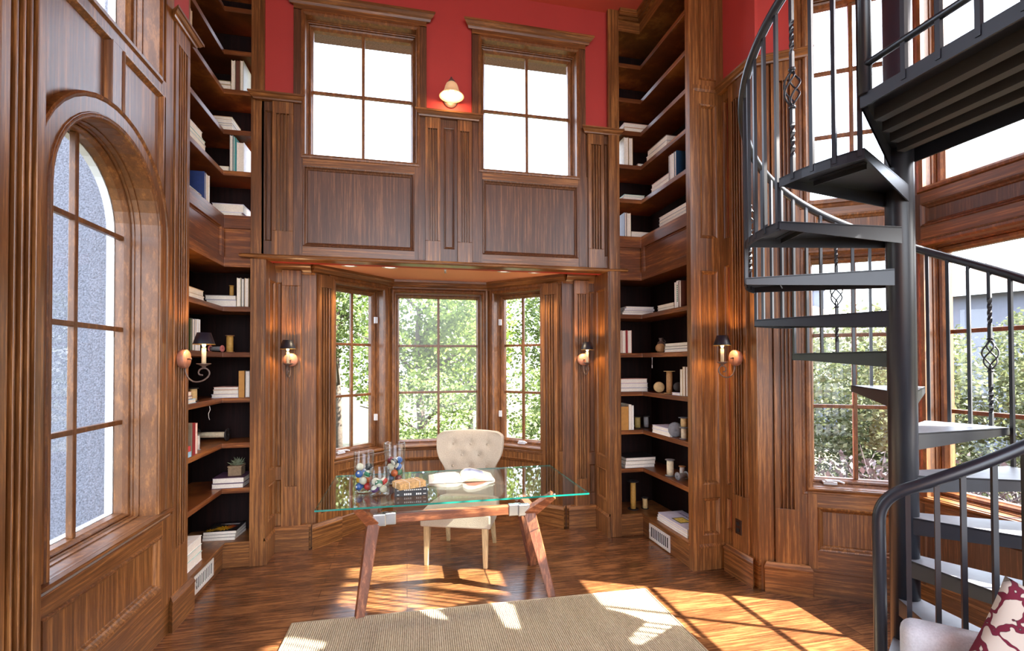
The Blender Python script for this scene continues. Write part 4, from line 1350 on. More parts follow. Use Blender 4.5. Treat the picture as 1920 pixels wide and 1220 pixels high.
def sconce(F, s, d0, z, label, kelv=(1.0, 0.62, 0.30), power=4.5):
    """candle sconce: round back plate, scrolled arm, drip pan, candle, shade"""
    c = F.p(s, d0, z)
    t = thing('candle_sconce', label, 'wall lamp', c, atan2(F.s.y, F.s.x), 'candle sconces')
    V = lambda x, d, zz: Vector((x, -d, zz))
    bm = bmesh.new()
    m_ = Matrix.Rotation(pi / 2, 4, 'X')
    lathe(bm, [(0, 0), (0.058, 0), (0.062, 0.006), (0.062, 0.036), (0.058, 0.042), (0, 0.042)], 32, mtx=m_)
    bp = obj('back_plate', bm, 'aged_copper', t)
    bm = bmesh.new()
    lathe(bm, [(0, 0.042), (0.006, 0.042), (0.006, 0.055), (0.009, 0.058), (0.007, 0.066), (0, 0.068)], 12, mtx=m_)
    obj('finial', bm, 'aged_iron', bp)
    D = 0.14
    bm = bmesh.new()
    pts = [V(0, 0.03, -0.05), V(0, 0.032, -0.09), V(0, 0.05, -0.13), V(0, 0.085, -0.152), V(0, 0.13, -0.147), V(0, 0.165, -0.12), V(0, 0.174, -0.092), V(0, 0.160, -0.068), V(0, 0.14, -0.062), V(0, 0.118, -0.07), V(0, 0.108, -0.09), V(0, 0.116, -0.106), V(0, 0.134, -0.108)]
    sm = []
    for a, b_, c_, d_ in zip([pts[0]] + pts[:-2], pts[:-1], pts[1:], pts[2:] + [pts[-1]]):
        for k in range(4):
            q = k / 4
            sm.append(0.5 * ((2 * b_) + (c_ - a) * q + (2 * a - 5 * b_ + 4 * c_ - d_) * q * q + (-a + 3 * b_ - 3 * c_ + d_) * q ** 3))
    sm.append(pts[-1])
    tube(bm, sm, 0.0052, 8)
    obj('scroll_arm', bm, 'aged_iron', t)
    bm = bmesh.new()
    lathe(bm, [(0, -0.062), (0.01, -0.06), (0.012, -0.05), (0.03, -0.04), (0.043, -0.034), (0.043, -0.03), (0.0, -0.034)], 24, 0, -D)
    obj('drip_pan', bm, 'aged_iron', t)
    bm = bmesh.new()
    lathe(bm, [(0, -0.034), (0.0135, -0.034), (0.0135, 0.075), (0.0, 0.078)], 16, 0, -D)
    obj('candle', bm, 'candle_sleeve', t)
    bm = bmesh.new()
    lathe(bm, [(0, 0.078), (0.009, 0.082), (0.013, 0.098), (0.009, 0.118), (0, 0.13)], 14, 0, -D)
    obj('bulb', bm, 'bulb_glow', t)
    bm = bmesh.new()
    lathe(bm, [(0.0655, 0.098), (0.041, 0.176), (0.039, 0.176), (0.0635, 0.098), (0.0655, 0.098)], 32, 0, -D)
    sh = obj('shade', bm, 'black_shade', t)
    bm = bmesh.new()
    lathe(bm, [(0.066, 0.096), (0.067, 0.098), (0.066, 0.1005), (0.0645, 0.098), (0.066, 0.096)], 32, 0, -D)
    obj('gold_rim', bm, 'gold_rim', sh)
    ld = bpy.data.lights.new('candle_light', 'POINT')
    ld.energy = power; ld.color = kelv; ld.shadow_soft_size = 0.012
    lo = bpy.data.objects.new('candle_light', ld)
    C.objects.link(lo); lo.parent = t; lo.location = (0, -D, 0.088 + 0.06)
    return t


sconce(FL, 3.60, 0.03, 1.735, 'candle sconce with black shade on the left fluted pilaster')
sconce(FAL, -1.035, 0.045, 1.735, 'candle sconce with black shade left of the window bay')
sconce(FAL, 1.785, 0.045, 1.735, 'candle sconce with black shade right of the window bay')
sconce(FR, 0.215, 0.045, 1.735, 'candle sconce with black shade on the right wall near the spiral stair')

# bell shaped glass lamp between the high windows
c = FU.p(0.395, 0.0, 4.13)
t = thing('bell_lamp', 'wall lamp with cream bell glass between the two high windows', 'wall lamp', c)
m_ = Matrix.Rotation(pi / 2, 4, 'X')
bm = bmesh.new()
lathe(bm, [(0, 0), (0.062, 0), (0.066, 0.006), (0.062, 0.018), (0.03, 0.026), (0, 0.028)], 28, mtx=m_)
obj('wall_plate', bm, 'aged_iron', t)
bm = bmesh.new()
tube(bm, [(0, -0.02, 0.0), (0, -0.05, 0.06), (0, -0.075, 0.13), (0, -0.105, 0.165), (0, -0.125, 0.15), (0, -0.13, 0.125)], 0.009, 10)
lathe(bm, [(0, 0.135), (0.02, 0.132), (0.03, 0.115), (0.032, 0.1), (0, 0.1)], 20, 0, -0.13)
obj('arm', bm, 'aged_iron', t)
bm = bmesh.new()
pr_ = [(0.03, 0.105), (0.048, 0.09), (0.06, 0.062), (0.066, 0.034), (0.078, 0.012), (0.098, -0.008), (0.112, -0.022)]
lathe(bm, pr_ + [(r - 0.004, z - 0.001) for r, z in pr_[::-1]], 36, 0, -0.13)
obj('glass_bell', bm, 'shade_glass_glow', t)
bm = bmesh.new()
lathe(bm, [(0, 0.07), (0.012, 0.06), (0.024, 0.02), (0.022, 0.0), (0.012, -0.014), (0, -0.018)], 18, 0, -0.13)
obj('bulb', bm, 'bulb_glow', t)
ld = bpy.data.lights.new('bell_light', 'POINT'); ld.energy = 2.2; ld.color = (1.0, 0.62, 0.3); ld.shadow_soft_size = 0.03
lo = bpy.data.objects.new('bell_light', ld); C.objects.link(lo); lo.parent = t; lo.location = (0, -0.13, -0.04)

# recessed lamps and sprinkler in the bay ceiling
for k, (x, y) in enumerate(((-0.53, 4.74), (-0.16, 4.75), (0.955, 4.73), (1.27, 4.72))):
    t = thing('recessed_light', 'round recessed ceiling light in the bay, ' + ['leftmost of four', 'second from the left', 'third from the left', 'rightmost of four'][k], 'ceiling light', (x, y, 2.6249), 0, 'recessed lights in the bay ceiling')
    bm = bmesh.new()
    lathe(bm, [(0.052, -0.0005), (0.056, -0.006), (0.075, -0.005), (0.077, 0.0), (0.052, 0.0)], 32)
    obj('trim_ring', bm, 'white_trim', t)
    bm = bmesh.new()
    lathe(bm, [(0, -0.001), (0.053, -0.001), (0.053, -0.0004), (0, -0.0004)], 28)
    obj('lens', bm, 'recessed_glow', t)
    ld = bpy.data.lights.new('recessed_lamp', 'SPOT'); ld.energy = 22; ld.color = (1.0, 0.8, 0.55); ld.spot_size = R(100); ld.spot_blend = 0.6
    lo = bpy.data.objects.new('recessed_lamp', ld); C.objects.link(lo); lo.parent = t; lo.location = (0, 0, -0.012)
t = thing('sprinkler_head', 'small sprinkler head in the middle of the bay ceiling', 'sprinkler', (0.365, 4.72, 2.6249))
bm = bmesh.new()
lathe(bm, [(0, 0), (0.034, 0), (0.034, -0.004), (0.012, -0.012), (0.01, -0.03), (0.0, -0.03)], 20)
obj('escutcheon', bm, 'white_trim', t)
bm = bmesh.new()
lathe(bm, [(0, -0.03), (0.006, -0.032), (0.006, -0.04), (0.014, -0.043), (0.014, -0.045), (0, -0.045)], 14)
obj('deflector', bm, 'steel', t)

# outlet on the right wall
c = FR.p(0.205, 0.045, 0.345)
t = thing('wall_outlet', 'dark brown outlet plate low on the right wall pilaster', 'outlet', c, -pi / 2)
bm = bmesh.new()
bx(bm, -0.036, 0.036, -0.006, 0.0, 0, 0.118)
pl_ = obj('plate', bm, 'outlet_brown', t, bevel=0.003)
for z in (0.034, 0.084):
    bm = bmesh.new()
    bx(bm, -0.016, 0.016, -0.009, -0.0055, z - 0.014, z + 0.014)
    obj('socket', bm, 'dark_gap', pl_, bevel=0.003)
# ================================================================== rug, desk, chair
rug = thing('rug', 'large woven jute rug with ribs in front of the glass desk', 'rug', (-0.73, 3.40, 0.0), R(-1.4))
bm = bmesh.new()
NX, NY = 40, 40
W_, H_ = 2.47, 2.9
bx(bm, 0, W_, -H_, 0, 0.001, 0.012)
obj('weave', bm, 'jute_rug', rug, bevel=0.005)
bm = bmesh.new()
for a, b_ in (((0, 0), (W_, 0)), ((W_, 0), (W_, -H_)), ((0, 0), (0, -H_))):
    tube(bm, [(a[0], a[1], 0.007), (b_[0], b_[1], 0.007)], 0.0075, 8)
plain('rug_edge', srgb(176, 160, 132), 0.95, noise=0.25, nscale=80, bmp=0.5)
obj('bound_edge', bm, 'rug_edge', rug)

GZ = 0.745
desk = thing('desk', 'glass topped desk on splayed walnut legs in front of the bay', 'desk', (0.36, 3.86, 0))
bm = bmesh.new()
bx(bm, -0.95, 0.95, -0.50, 0.50, GZ - 0.012, GZ)
for f in bm.faces:
    f.material_index = 0 if abs(f.normal.z) > 0.5 else 1
me = bpy.data.meshes.new('glass_top')
bm.normal_update()
for f in bm.faces:
    f.material_index = 0 if abs(f.calc_center_median().z - (GZ - 0.006)) > 0.005 else 1
bm.to_mesh(me); bm.free()
me.materials.append(MATS['table_glass']); me.materials.append(MATS['glass_edge'])
o = bpy.data.objects.new('glass_top', me); C.objects.link(o); o.parent = desk
YM = -0.18          # trestle centre line, desk coordinates
for sx in (-1, 1):
    kx = -0.595 if sx < 0 else 0.545
    fx = -0.672 if sx < 0 else 0.672
    ax = -0.70 if sx < 0 else 0.70
    for sy in (-1, 1):
        foot = Vector((fx, YM + sy * 0.285, 0.0))
        knee = Vector((kx, YM + sy * 0.13, 0.575))
        top = Vector((ax, YM + sy * 0.235, GZ - 0.02))
        bm = bmesh.new()
        bar(bm, knee + (knee - foot).normalized() * 0.03, foot, 0.066, 0.088, (sx, sy * 0.3, 0), 0.054, 0.058)
        # flat foot
        for v in bm.verts:
            if v.co.z < 0.0:
                v.co.z = 0.0
        lg = obj('leg', bm, 'table_leg_wood', desk, bevel=0.004)
        bm = bmesh.new()
        bar(bm, knee - (top - knee).normalized() * 0.045, top, 0.062, 0.085, (sx, 0, -0.6), 0.055, 0.05)
        obj('arm', bm, 'table_wood', desk, bevel=0.004)
        bm = bmesh.new()
        lathe(bm, [(0, GZ - 0.022), (0.018, GZ - 0.022), (0.018, GZ - 0.012), (0, GZ - 0.012)], 16, top.x, top.y)
        obj('glass_pad', bm, 'steel', desk)
    bm = bmesh.new()
    bar(bm, (kx, YM - 0.14, 0.60), (kx, YM + 0.14, 0.60), 0.06, 0.07)
    obj('cross_piece', bm, 'table_wood', desk, bevel=0.004)
    bm = bmesh.new()
    bx(bm, *sorted((kx, kx - sx * 0.09)), YM - 0.155, YM - 0.105, 0.555, 0.64)
    bx(bm, *sorted((kx - sx * 0.06, kx - sx * 0.16)), YM - 0.135, YM - 0.085, 0.555, 0.64)
    obj('steel_bracket', bm, 'steel', desk, bevel=0.006)
bm = bmesh.new()
bx(bm, -0.44, 0.39, YM - 0.13, YM - 0.08, 0.565, 0.632)
obj('beam', bm, 'table_wood', desk, bevel=0.005)

# ---- tufted linen chair
ch = thing('desk_chair', 'beige linen chair with buttoned winged back behind the glass desk', 'chair', (0.485, 4.30, 0), R(-20.5))
# local: -y is the front of the chair


def cushion(bm, w, d, z0, z1, n=10, puff=0.02, r=0.03):
    bx(bm, -w / 2, w / 2, -d / 2, d / 2, z0, z1)


bm = bmesh.new()
n = 14
sw, sd, z0, z1 = 0.60, 0.56, 0.33, 0.465
verts = {}
for k, z in ((0, z0), (1, z1)):
    for i in range(n + 1):
        for j in range(n + 1):
            u, v = i / n * 2 - 1, j / n * 2 - 1
            x = u * sw / 2 * (1 - 0.06 * max(0, v)); y = v * sd / 2
            zz = z
            if k:
                zz += 0.03 * (1 - u ** 4) * (1 - v ** 4) - 0.012 * (abs(u) ** 10 + abs(v) ** 10)
            verts[k, i, j] = bm.verts.new((x, y, zz))
for k in (0, 1):
    for i in range(n):
        for j in range(n):
            q = [verts[k, i, j], verts[k, i + 1, j], verts[k, i + 1, j + 1], verts[k, i, j + 1]]
            f = bm.faces.new(q if k else q[::-1]); f.smooth = bool(k)
per = [(i, 0) for i in range(n)] + [(n, j) for j in range(n)] + [(i, n) for i in range(n, 0, -1)] + [(0, j) for j in range(n, 0, -1)]
for a, b_ in zip(per, per[1:] + per[:1]):
    bm.faces.new((verts[0, a[0], a[1]], verts[0, b_[0], b_[1]], verts[1, b_[0], b_[1]], verts[1, a[0], a[1]]))
obj('seat', bm, 'linen', ch, bevel=0.012)
BUT = [(-0.165, 0.93), (0.0, 0.93), (0.165, 0.93), (-0.083, 0.83), (0.083, 0.83), (-0.165, 0.73), (0.0, 0.73), (0.165, 0.73)]
bm = bmesh.new()
nu, nv = 40, 40


def half_w(z):
    """winged outline: narrow waist, broad shoulders"""
    t = (z - 0.44) / 0.61
    w = 0.222 + 0.098 / (1 + math.exp(-(t - 0.55) * 14))
    if t > 0.9:
        w -= 0.06 * ((t - 0.9) / 0.1) ** 2.5
    return w


V0, V1 = {}, {}
for j in range(nv + 1):
    z = 0.44 + 0.61 * j / nv
    hw = half_w(z)
    lean = 0.16 * (z - 0.44) ** 1.1
    for i in range(nu + 1):
        u = i / nu * 2 - 1
        x = u * hw
        zt = z + 0.012 * (1 - u * u) * (j / nv) ** 6
        wing = 0.07 * abs(u) ** 3 * min(1, max(0, (z - 0.6) / 0.2))
        y = 0.235 + lean - wing
        dim = 0
        for bx_, bz_ in BUT:
            r2_ = (x - bx_) ** 2 + (z - bz_) ** 2
            dim += 0.022 * math.exp(-r2_ / 0.0011)
            if abs(x - bx_) < 0.03 and bz_ > 0.9 and z > bz_:
                dim += 0.005 * math.exp(-((x - bx_) ** 2) / 0.00008)
        puff = 0.018 * (1 - abs(u) ** 6) * (1 - abs(2 * j / nv - 1) ** 8)
        V0[i, j] = bm.verts.new((x, y - puff + dim, zt))
        V1[i, j] = bm.verts.new((x, y + 0.06 + wing * 0.5, zt))
for j in range(nv):
    for i in range(nu):
        f = bm.faces.new((V0[i, j], V0[i + 1, j], V0[i + 1, j + 1], V0[i, j + 1])); f.smooth = True
        f = bm.faces.new((V1[i, j + 1], V1[i + 1, j + 1], V1[i + 1, j], V1[i, j])); f.smooth = True
for j in range(nv):
    for i in (0, nu):
        bm.faces.new((V0[i, j], V1[i, j], V1[i, j + 1], V0[i, j + 1]))
for i in range(nu):
    for j in (0, nv):
        bm.faces.new((V0[i, j], V1[i, j], V1[i + 1, j], V0[i + 1, j]))
bk = obj('backrest', bm, 'linen', ch, bevel=0.01)
for bx_, bz_ in BUT:
    bm = bmesh.new()
    yy = 0.235 + 0.16 * (bz_ - 0.44) ** 1.1 + 0.006 - 0.07 * abs(bx_ / half_w(bz_)) ** 3
    m_ = Matrix.Translation((bx_, yy, bz_)) @ Matrix.Rotation(pi / 2, 4, 'X')
    lathe(bm, [(0, 0.01), (0.008, 0.008), (0.012, 0.002), (0.012, -0.006), (0, -0.006)], 12, mtx=m_)
    obj('button', bm, 'button_linen', bk)
for sx in (-1, 1):
    bm = bmesh.new()
    bar(bm, (sx * 0.25, -0.235, 0.335), (sx * 0.253, -0.245, 0.0), 0.052, 0.052, (0, 1, 0), 0.034, 0.034)
    obj('leg', bm, 'pale_leg_wood', ch, bevel=0.003)
    bm = bmesh.new()
    bar(bm, (sx * 0.21, 0.235, 0.335), (sx * 0.225, 0.335, 0.0), 0.048, 0.048, (0, 1, 0), 0.032, 0.032)
    obj('leg', bm, 'pale_leg_wood', ch, bevel=0.003)

# ---- things on the desk
BALLC = dict(yellow=(216, 160, 40), blue=(44, 92, 160), red=(190, 40, 36), purple=(84, 52, 104), orange=(206, 100, 48), green=(30, 112, 72), maroon=(120, 40, 44), black=(36, 38, 44), cream=(214, 206, 180), slate=(92, 110, 134))
for k_, c_ in BALLC.items():
    m, nt, b = new_mat('ball_' + k_)
    b.inputs['Base Color'].default_value = srgb(*c_)
    b.inputs['Roughness'].default_value = 0.18
    m, nt, b = new_mat('ball_stripe_' + k_)
    sp = nt.nodes.new('ShaderNodeSeparateXYZ')
    tc_ = nt.nodes.new('ShaderNodeTexCoord')
    nt.links.new(tc_.outputs['Object'], sp.inputs[0])
    ab = nt.nodes.new('ShaderNodeMath'); ab.operation = 'ABSOLUTE'
    nt.links.new(sp.outputs[2], ab.inputs[0])
    gt = nt.nodes.new('ShaderNodeMath'); gt.operation = 'GREATER_THAN'; gt.inputs[1].default_value = 0.015
    nt.links.new(ab.outputs[0], gt.inputs[0])
    mx = nt.nodes.new('ShaderNodeMix'); mx.data_type = 'RGBA'
    nt.links.new(gt.outputs[0], mx.inputs[0])
    mx.inputs[6].default_value = srgb(*c_); mx.inputs[7].default_value = srgb(226, 220, 200)
    nt.links.new(mx.outputs[2], b.inputs['Base Color'])
    b.inputs['Roughness'].default_value = 0.18
plain('ball_dot', srgb(236, 232, 220), 0.2)


def vase(x, y, r, h, label):
    t = thing('glass_cylinder_vase', label, 'vase', (x, y, GZ + 0.0005), 0, 'glass cylinders of old pool balls')
    bm = bmesh.new()
    lathe(bm, [(0, 0), (r - 0.004, 0), (r, 0.004), (r, h - 0.003), (r - 0.0025, h), (r - 0.005, h - 0.003), (r - 0.005, 0.024), (r - 0.012, 0.018), (0, 0.018)], 48)
    obj('cylinder_wall', bm, 'vase_glass', t)
    return t


BR_ = 0.0275
vase(-0.314, 3.76, 0.073, 0.30, 'left glass cylinder vase, middle height, holding pool balls')
vase(-0.095, 3.965, 0.082, 0.325, 'tallest glass cylinder vase of pool balls beside the chair')
vase(-0.196, 3.66, 0.070, 0.19, 'short front glass cylinder vase of pool balls')
VB = [
    (-0.314, 3.76, 0.073, [('blue', 0), ('red', 0), ('slate', 1), ('cream', 0), ('orange', 0), ('yellow', 0), ('green', 1), ('blue', 1), ('blue', 0), ('black', 0), ('cream', 0)], 0.018, 'left vase'),
    (-0.095, 3.965, 0.082, [('slate', 0), ('maroon', 0), ('cream', 1), ('orange', 0), ('green', 0), ('slate', 1), ('blue', 1), ('maroon', 1), ('cream', 0), ('blue', 0), ('maroon', 0), ('black', 1)], 0.018, 'tallest vase'),
    (-0.196, 3.66, 0.070, [('purple', 1), ('cream', 0), ('slate', 0), ('green', 1), ('red', 1), ('cream', 1)], 0.018, 'short vase'),
]
random.seed(11)
# each layer of three balls rests in the hollows of the one below
BALL_SEEN = {}
ORD = ['', 'second ', 'third ', 'fourth ']
for vx, vy, vr, lst, zb, vn in VB:
    rr = vr - 0.005 - BR_
    for k, (c_, st) in enumerate(lst):
        lay, j = divmod(k, 3)
        a = 2 * pi * j / 3 + lay * pi / 3 + 3.6
        r_ = min(rr - 0.001, 0.036)
        z = zb + BR_ + lay * 0.046
        key = (c_, st, vn); BALL_SEEN[key] = BALL_SEEN.get(key, 0) + 1
        hgt = ['at the bottom', 'low', 'high', 'on top'][min(3, lay)]
        side = ['at the back', 'at the left front', 'at the right front'][j] if False else ''
        o_l = '%s%s %s pool ball %s in the %s on the desk' % (ORD[BALL_SEEN[key] - 1], c_, 'striped' if st else 'solid', hgt, vn)
        bm = bmesh.new()
        bmesh.ops.create_uvsphere(bm, u_segments=20, v_segments=14, radius=BR_)
        o = obj('pool_ball', bm, 'ball_' + ('stripe_' if st else '') + c_, smooth=True)
        o.location = (vx + r_ * cos(a), vy + r_ * sin(a), GZ + z)
        o.rotation_euler = (random.uniform(-1, 1), random.uniform(-1, 1), random.uniform(0, 6))
        tag(o, o_l, 'ball', 'pool balls in the glass cylinders')
        bm = bmesh.new()
        lathe(bm, [(0, BR_ * 1.004), (0.008, BR_ * 0.962), (0.008, BR_ * 0.95), (0, BR_ * 0.95)], 14, mtx=Matrix.Rotation(pi / 2, 4, 'X'))
        obj('number_spot', bm, 'ball_dot', o)

for k, (lab, w, lines) in enumerate((('black hardback book under another on the glass desk', 0.235, 0), ('black hardback book under the paper parcel on the glass desk', 0.23, 1))):
    t = thing('hardback_book', lab, 'book', (0.03, 3.565, GZ + 0.0006 + k * 0.0305), R(-1 + 2 * k), 'black books on the desk')
    bm = bmesh.new()
    bx(bm, -w / 2, w / 2, 0, 0.17, 0, 0.003); bx(bm, -w / 2, w / 2, 0, 0.17, 0.027, 0.03); bx(bm, -w / 2, w / 2, -0.001, 0.003, 0, 0.03)
    obj('cover', bm, 'cover_black', t, bevel=0.001)
    bm = bmesh.new()
    bx(bm, -w / 2 + 0.004, w / 2 - 0.004, 0.003, 0.166, 0.003, 0.027)
    obj('pages', bm, 'edge_page', t)
    bm = bmesh.new()
    for j in range(9):
        if k == 0 and 4 <= j < 6:
            continue
        bx(bm, -0.05 + j * 0.014, -0.041 + j * 0.014, -0.0018, -0.0009, 0.010 if k else 0.008, 0.018 if k else 0.021)
    bx(bm, 0.085, 0.105, -0.0018, -0.0009, 0.012, 0.017)
    bx(bm, -0.1, -0.085, -0.0018, -0.0009, 0.011, 0.015)
    obj('spine_lettering', bm, 'ink_white', t)

t = thing('paper_parcel', 'brown paper parcel tied with white string on the black books', 'parcel', (0.015, 3.60, GZ + 0.062), R(24), None)
bm = bmesh.new()
random.seed(3)
bmesh.ops.create_cube(bm, size=1)
bmesh.ops.subdivide_edges(bm, edges=bm.edges, cuts=5, use_grid_fill=True)
for v in bm.verts:
    v.co = Vector((v.co.x * 0.20, v.co.y * 0.14, (v.co.z + 0.5) * 0.042))
    if v.co.z > 0.001:
        v.co += Vector((random.uniform(-1, 1), random.uniform(-1, 1), random.uniform(-1, 1))) * 0.0025
obj('wrapping', bm, 'kraft_paper', t)
bm = bmesh.new()
e = 0.003
for q in ([(-0.03, -0.07 - e, 0.0), (-0.03, -0.07 - e, 0.046), (-0.03, 0.07 + e, 0.046), (-0.03, 0.07 + e, 0.0)], [(0.05, -0.07 - e, 0.0), (0.05, -0.07 - e, 0.046), (0.05, 0.07 + e, 0.046), (0.05, 0.07 + e, 0.0)], [(-0.1 - e, 0.0, 0.0), (-0.1 - e, 0.0, 0.046), (0.1 + e, 0.0, 0.046), (0.1 + e, 0.0, 0.0)]):
    tube(bm, q, 0.0016, 6)
obj('string', bm, 'string_white', t)

# open magazine-like book
t = thing('open_book', 'open picture book with white pages lying on the glass desk', 'book', (0.435, 4.00, GZ + 0.0006), R(-2))


def leafs(bm, prof, y0, y1):
    A = [bm.verts.new((x, y0, z)) for x, z in prof]; B = [bm.verts.new((x, y1, z)) for x, z in prof]
    for a, b_, c_, d_ in zip(A, A[1:], B[1:], B):
        f = bm.faces.new((a, b_, c_, d_)); f.smooth = True
    bm.faces.new(A); bm.faces.new(B[::-1])
    bm.faces.new((A[-1], A[0], B[0], B[-1]))


Y0, Y1 = -0.12, 0.14
bm = bmesh.new()
leafs(bm, [(-0.26, 0.002), (-0.262, 0.012), (-0.2, 0.022), (-0.12, 0.03), (-0.04, 0.03), (-0.005, 0.018), (0.0, 0.004), (0.0, 0.002)], Y0, Y1)
obj('left_pages', bm, 'page_paper', t)
bm = bmesh.new()
leafs(bm, [(0.0, 0.002), (0.0, 0.01), (0.012, 0.035), (0.045, 0.056), (0.09, 0.058), (0.15, 0.044), (0.22, 0.022), (0.265, 0.008), (0.267, 0.002), (0.2, 0.004), (0.16, 0.018), (0.1, 0.032), (0.05, 0.026), (0.02, 0.008)], Y0, Y1)
rp = obj('right_pages', bm, 'page_paper', t)
plain('page_picture', srgb(150, 160, 190), 0.6, noise=0.5, nscale=18)
plain('page_coral', srgb(222, 120, 96), 0.6, noise=0.15, nscale=18)
bm = bmesh.new()
prof = [(0.03, 0.0485), (0.045, 0.0573), (0.09, 0.0593), (0.15, 0.0453), (0.19, 0.0331)]
A = [bm.verts.new((x, -0.09, z)) for x, z in prof]; B = [bm.verts.new((x, 0.115, z)) for x, z in prof]
for a, b_, c_, d_ in zip(A, A[1:], B[1:], B):
    bm.faces.new((a, b_, c_, d_))
obj('printed_picture', bm, 'page_picture', rp)
bm = bmesh.new()
leafs(bm, [(0.02, 0.0075), (0.05, 0.0245), (0.1, 0.0305), (0.16, 0.0165), (0.2, 0.0025)], Y0 - 0.001, Y0 + 0.02)
obj('coral_page', bm, 'page_coral', rp)
bm = bmesh.new()
for k in range(7):
    y = -0.09 + k * 0.03
    A = [(-0.23, 0.0182), (-0.2, 0.0228), (-0.12, 0.0308), (-0.06, 0.0308)]
    for (xa, za), (xb, zb) in zip(A, A[1:]):
        bm.faces.new([bm.verts.new(p) for p in ((xa, y, za), (xb, y, zb), (xb, y + 0.012, zb), (xa, y + 0.012, za))])
plain('page_print', srgb(198, 176, 168), 0.7, noise=0.3, nscale=90)
obj('printed_lines', bm, 'page_print', t)

# ================================================================== spiral staircase
SX, SY, SR, SZ0, SDZ = 2.345, 1.885, 0.682, 1.3594, 0.19686
st = thing('spiral_staircase', 'black iron spiral staircase with basket balusters at the right', 'staircase', (SX, SY, 0))
P = lambda a, r, z: Vector((r * cos(R(a)), r * sin(R(a)), z))
bm = bmesh.new()
tube(bm, [(0, 0, 0.0), (0, 0, 5.19)], 0.0585, 32)
lathe(bm, [(0.0585, 0), (0.12, 0), (0.12, 0.012), (0.0585, 0.014)], 28)
obj('pole', bm, 'black_iron', st)
for m_i in range(-6, 7):
    z = SZ0 + m_i * SDZ
    a0 = 30 * m_i; a1 = a0 + 30
    arc = [P(a0 + 30 * k / 6, SR, 0) for k in range(7)]
    bm = bmesh.new()
    pts = [(0.03 * cos(R(a0 + 15)), 0.03 * sin(R(a0 + 15)))] + [(p.x, p.y) for p in arc]
    # leading and trailing flanges lie beside the pole
    e0 = P(a0 - 90, 0.045, 0); e1 = P(a1 + 90, 0.045, 0)
    pts = [(e0.x, e0.y)] + [(p.x, p.y) for p in arc] + [(e1.x, e1.y)]
    prism(bm, pts, z - 0.008, z - 0.0015)
    # outer lip
    for p, q in zip(arc, arc[1:]):
        vv = [bm.verts.new(x) for x in ((p.x, p.y, z - 0.042), (q.x, q.y, z - 0.042), (q.x, q.y, z), (p.x, p.y, z))]
        bm.faces.new(vv)
        s_ = 0.992
        vv = [bm.verts.new(x) for x in ((p.x * s_, p.y * s_, z - 0.042), (q.x * s_, q.y * s_, z - 0.042), (q.x * s_, q.y * s_, z), (p.x * s_, p.y * s_, z))]
        bm.faces.new(vv[::-1])
        vv = [bm.verts.new(x) for x in ((p.x, p.y, z - 0.042), (q.x, q.y, z - 0.042), (q.x * s_, q.y * s_, z - 0.042), (p.x * s_, p.y * s_, z - 0.042))]
        bm.faces.new(vv)
    # tapered side flanges
    for ee, tip, sg in ((e0, arc[0], 1), (e1, arc[-1], -1)):
        dr = (tip - ee).normalized(); nn = Vector((-dr.y, dr.x, 0)) * 0.006 * sg
        q = [(ee, z), (ee, z - 0.082), (tip, z - 0.036), (tip, z)]
        A = [bm.verts.new((v.x, v.y, zz)) for v, zz in q]; B = [bm.verts.new((v.x + nn.x, v.y + nn.y, zz)) for v, zz in q]
        bm.faces.new(A); bm.faces.new(B[::-1])
        for j in range(4):
            bm.faces.new((A[j], A[(j + 1) % 4], B[(j + 1) % 4], B[j]))
    # stiffener under the plate
    bar(bm, P(a0 + 3, 0.52, z - 0.02), P(a1 - 3, 0.52, z - 0.02), 0.006, 0.026)
    bar(bm, P(a0 + 3, 0.535, z - 0.0095), P(a1 - 3, 0.535, z - 0.0095), 0.03, 0.004)
    tr = obj('tread', bm, 'black_iron', st)
    bm = bmesh.new()
    sc = 0.985
    pt2 = [(x * sc, y * sc) for x, y in pts]
    prism(bm, pt2, z - 0.0014, z + 0.001)
    obj('walking_surface', bm, 'tread_top', tr)
# landing running towards the viewer
LZ0 = 2.737
bm = bmesh.new()
lx0, lx1 = -0.61, 0.06
lp = [(0.0, 0.03), (lx0, -0.345), (lx0, -1.9), (lx1, -1.9), (lx1, 0.03)]
prism(bm, lp, LZ0 - 0.008, LZ0)
bar(bm, (lx0, -0.345, LZ0 - 0.022), (lx0, -1.9, LZ0 - 0.022), 0.008, 0.05)
bar(bm, (lx1, 0.0, LZ0 - 0.035), (lx1, -1.9, LZ0 - 0.035), 0.008, 0.07)
A = [(-0.03, 0.015, LZ0), (-0.03, 0.015, LZ0 - 0.1), (lx0, -0.345, LZ0 - 0.046), (lx0, -0.345, LZ0)]
bm.faces.new([bm.verts.new(p) for p in A])
bm.faces.new([bm.verts.new((x + 0.003, y - 0.006, z)) for x, y, z in A[::-1]])
ld_ = obj('landing', bm, 'black_iron', st)
for k in range(4):
    x = lx0 + 0.125 * (k + 1)
    y1 = -0.345 * (x / lx0) - 0.02
    bm = bmesh.new()
    bar(bm, (x, y1, LZ0 - 0.03), (x, -1.9, LZ0 - 0.03), 0.006, 0.045)
    bar(bm, (x + 0.02, y1, LZ0 - 0.053), (x + 0.02, -1.9, LZ0 - 0.053), 0.045, 0.005)
    obj('rib', bm, 'iron_under', ld_)
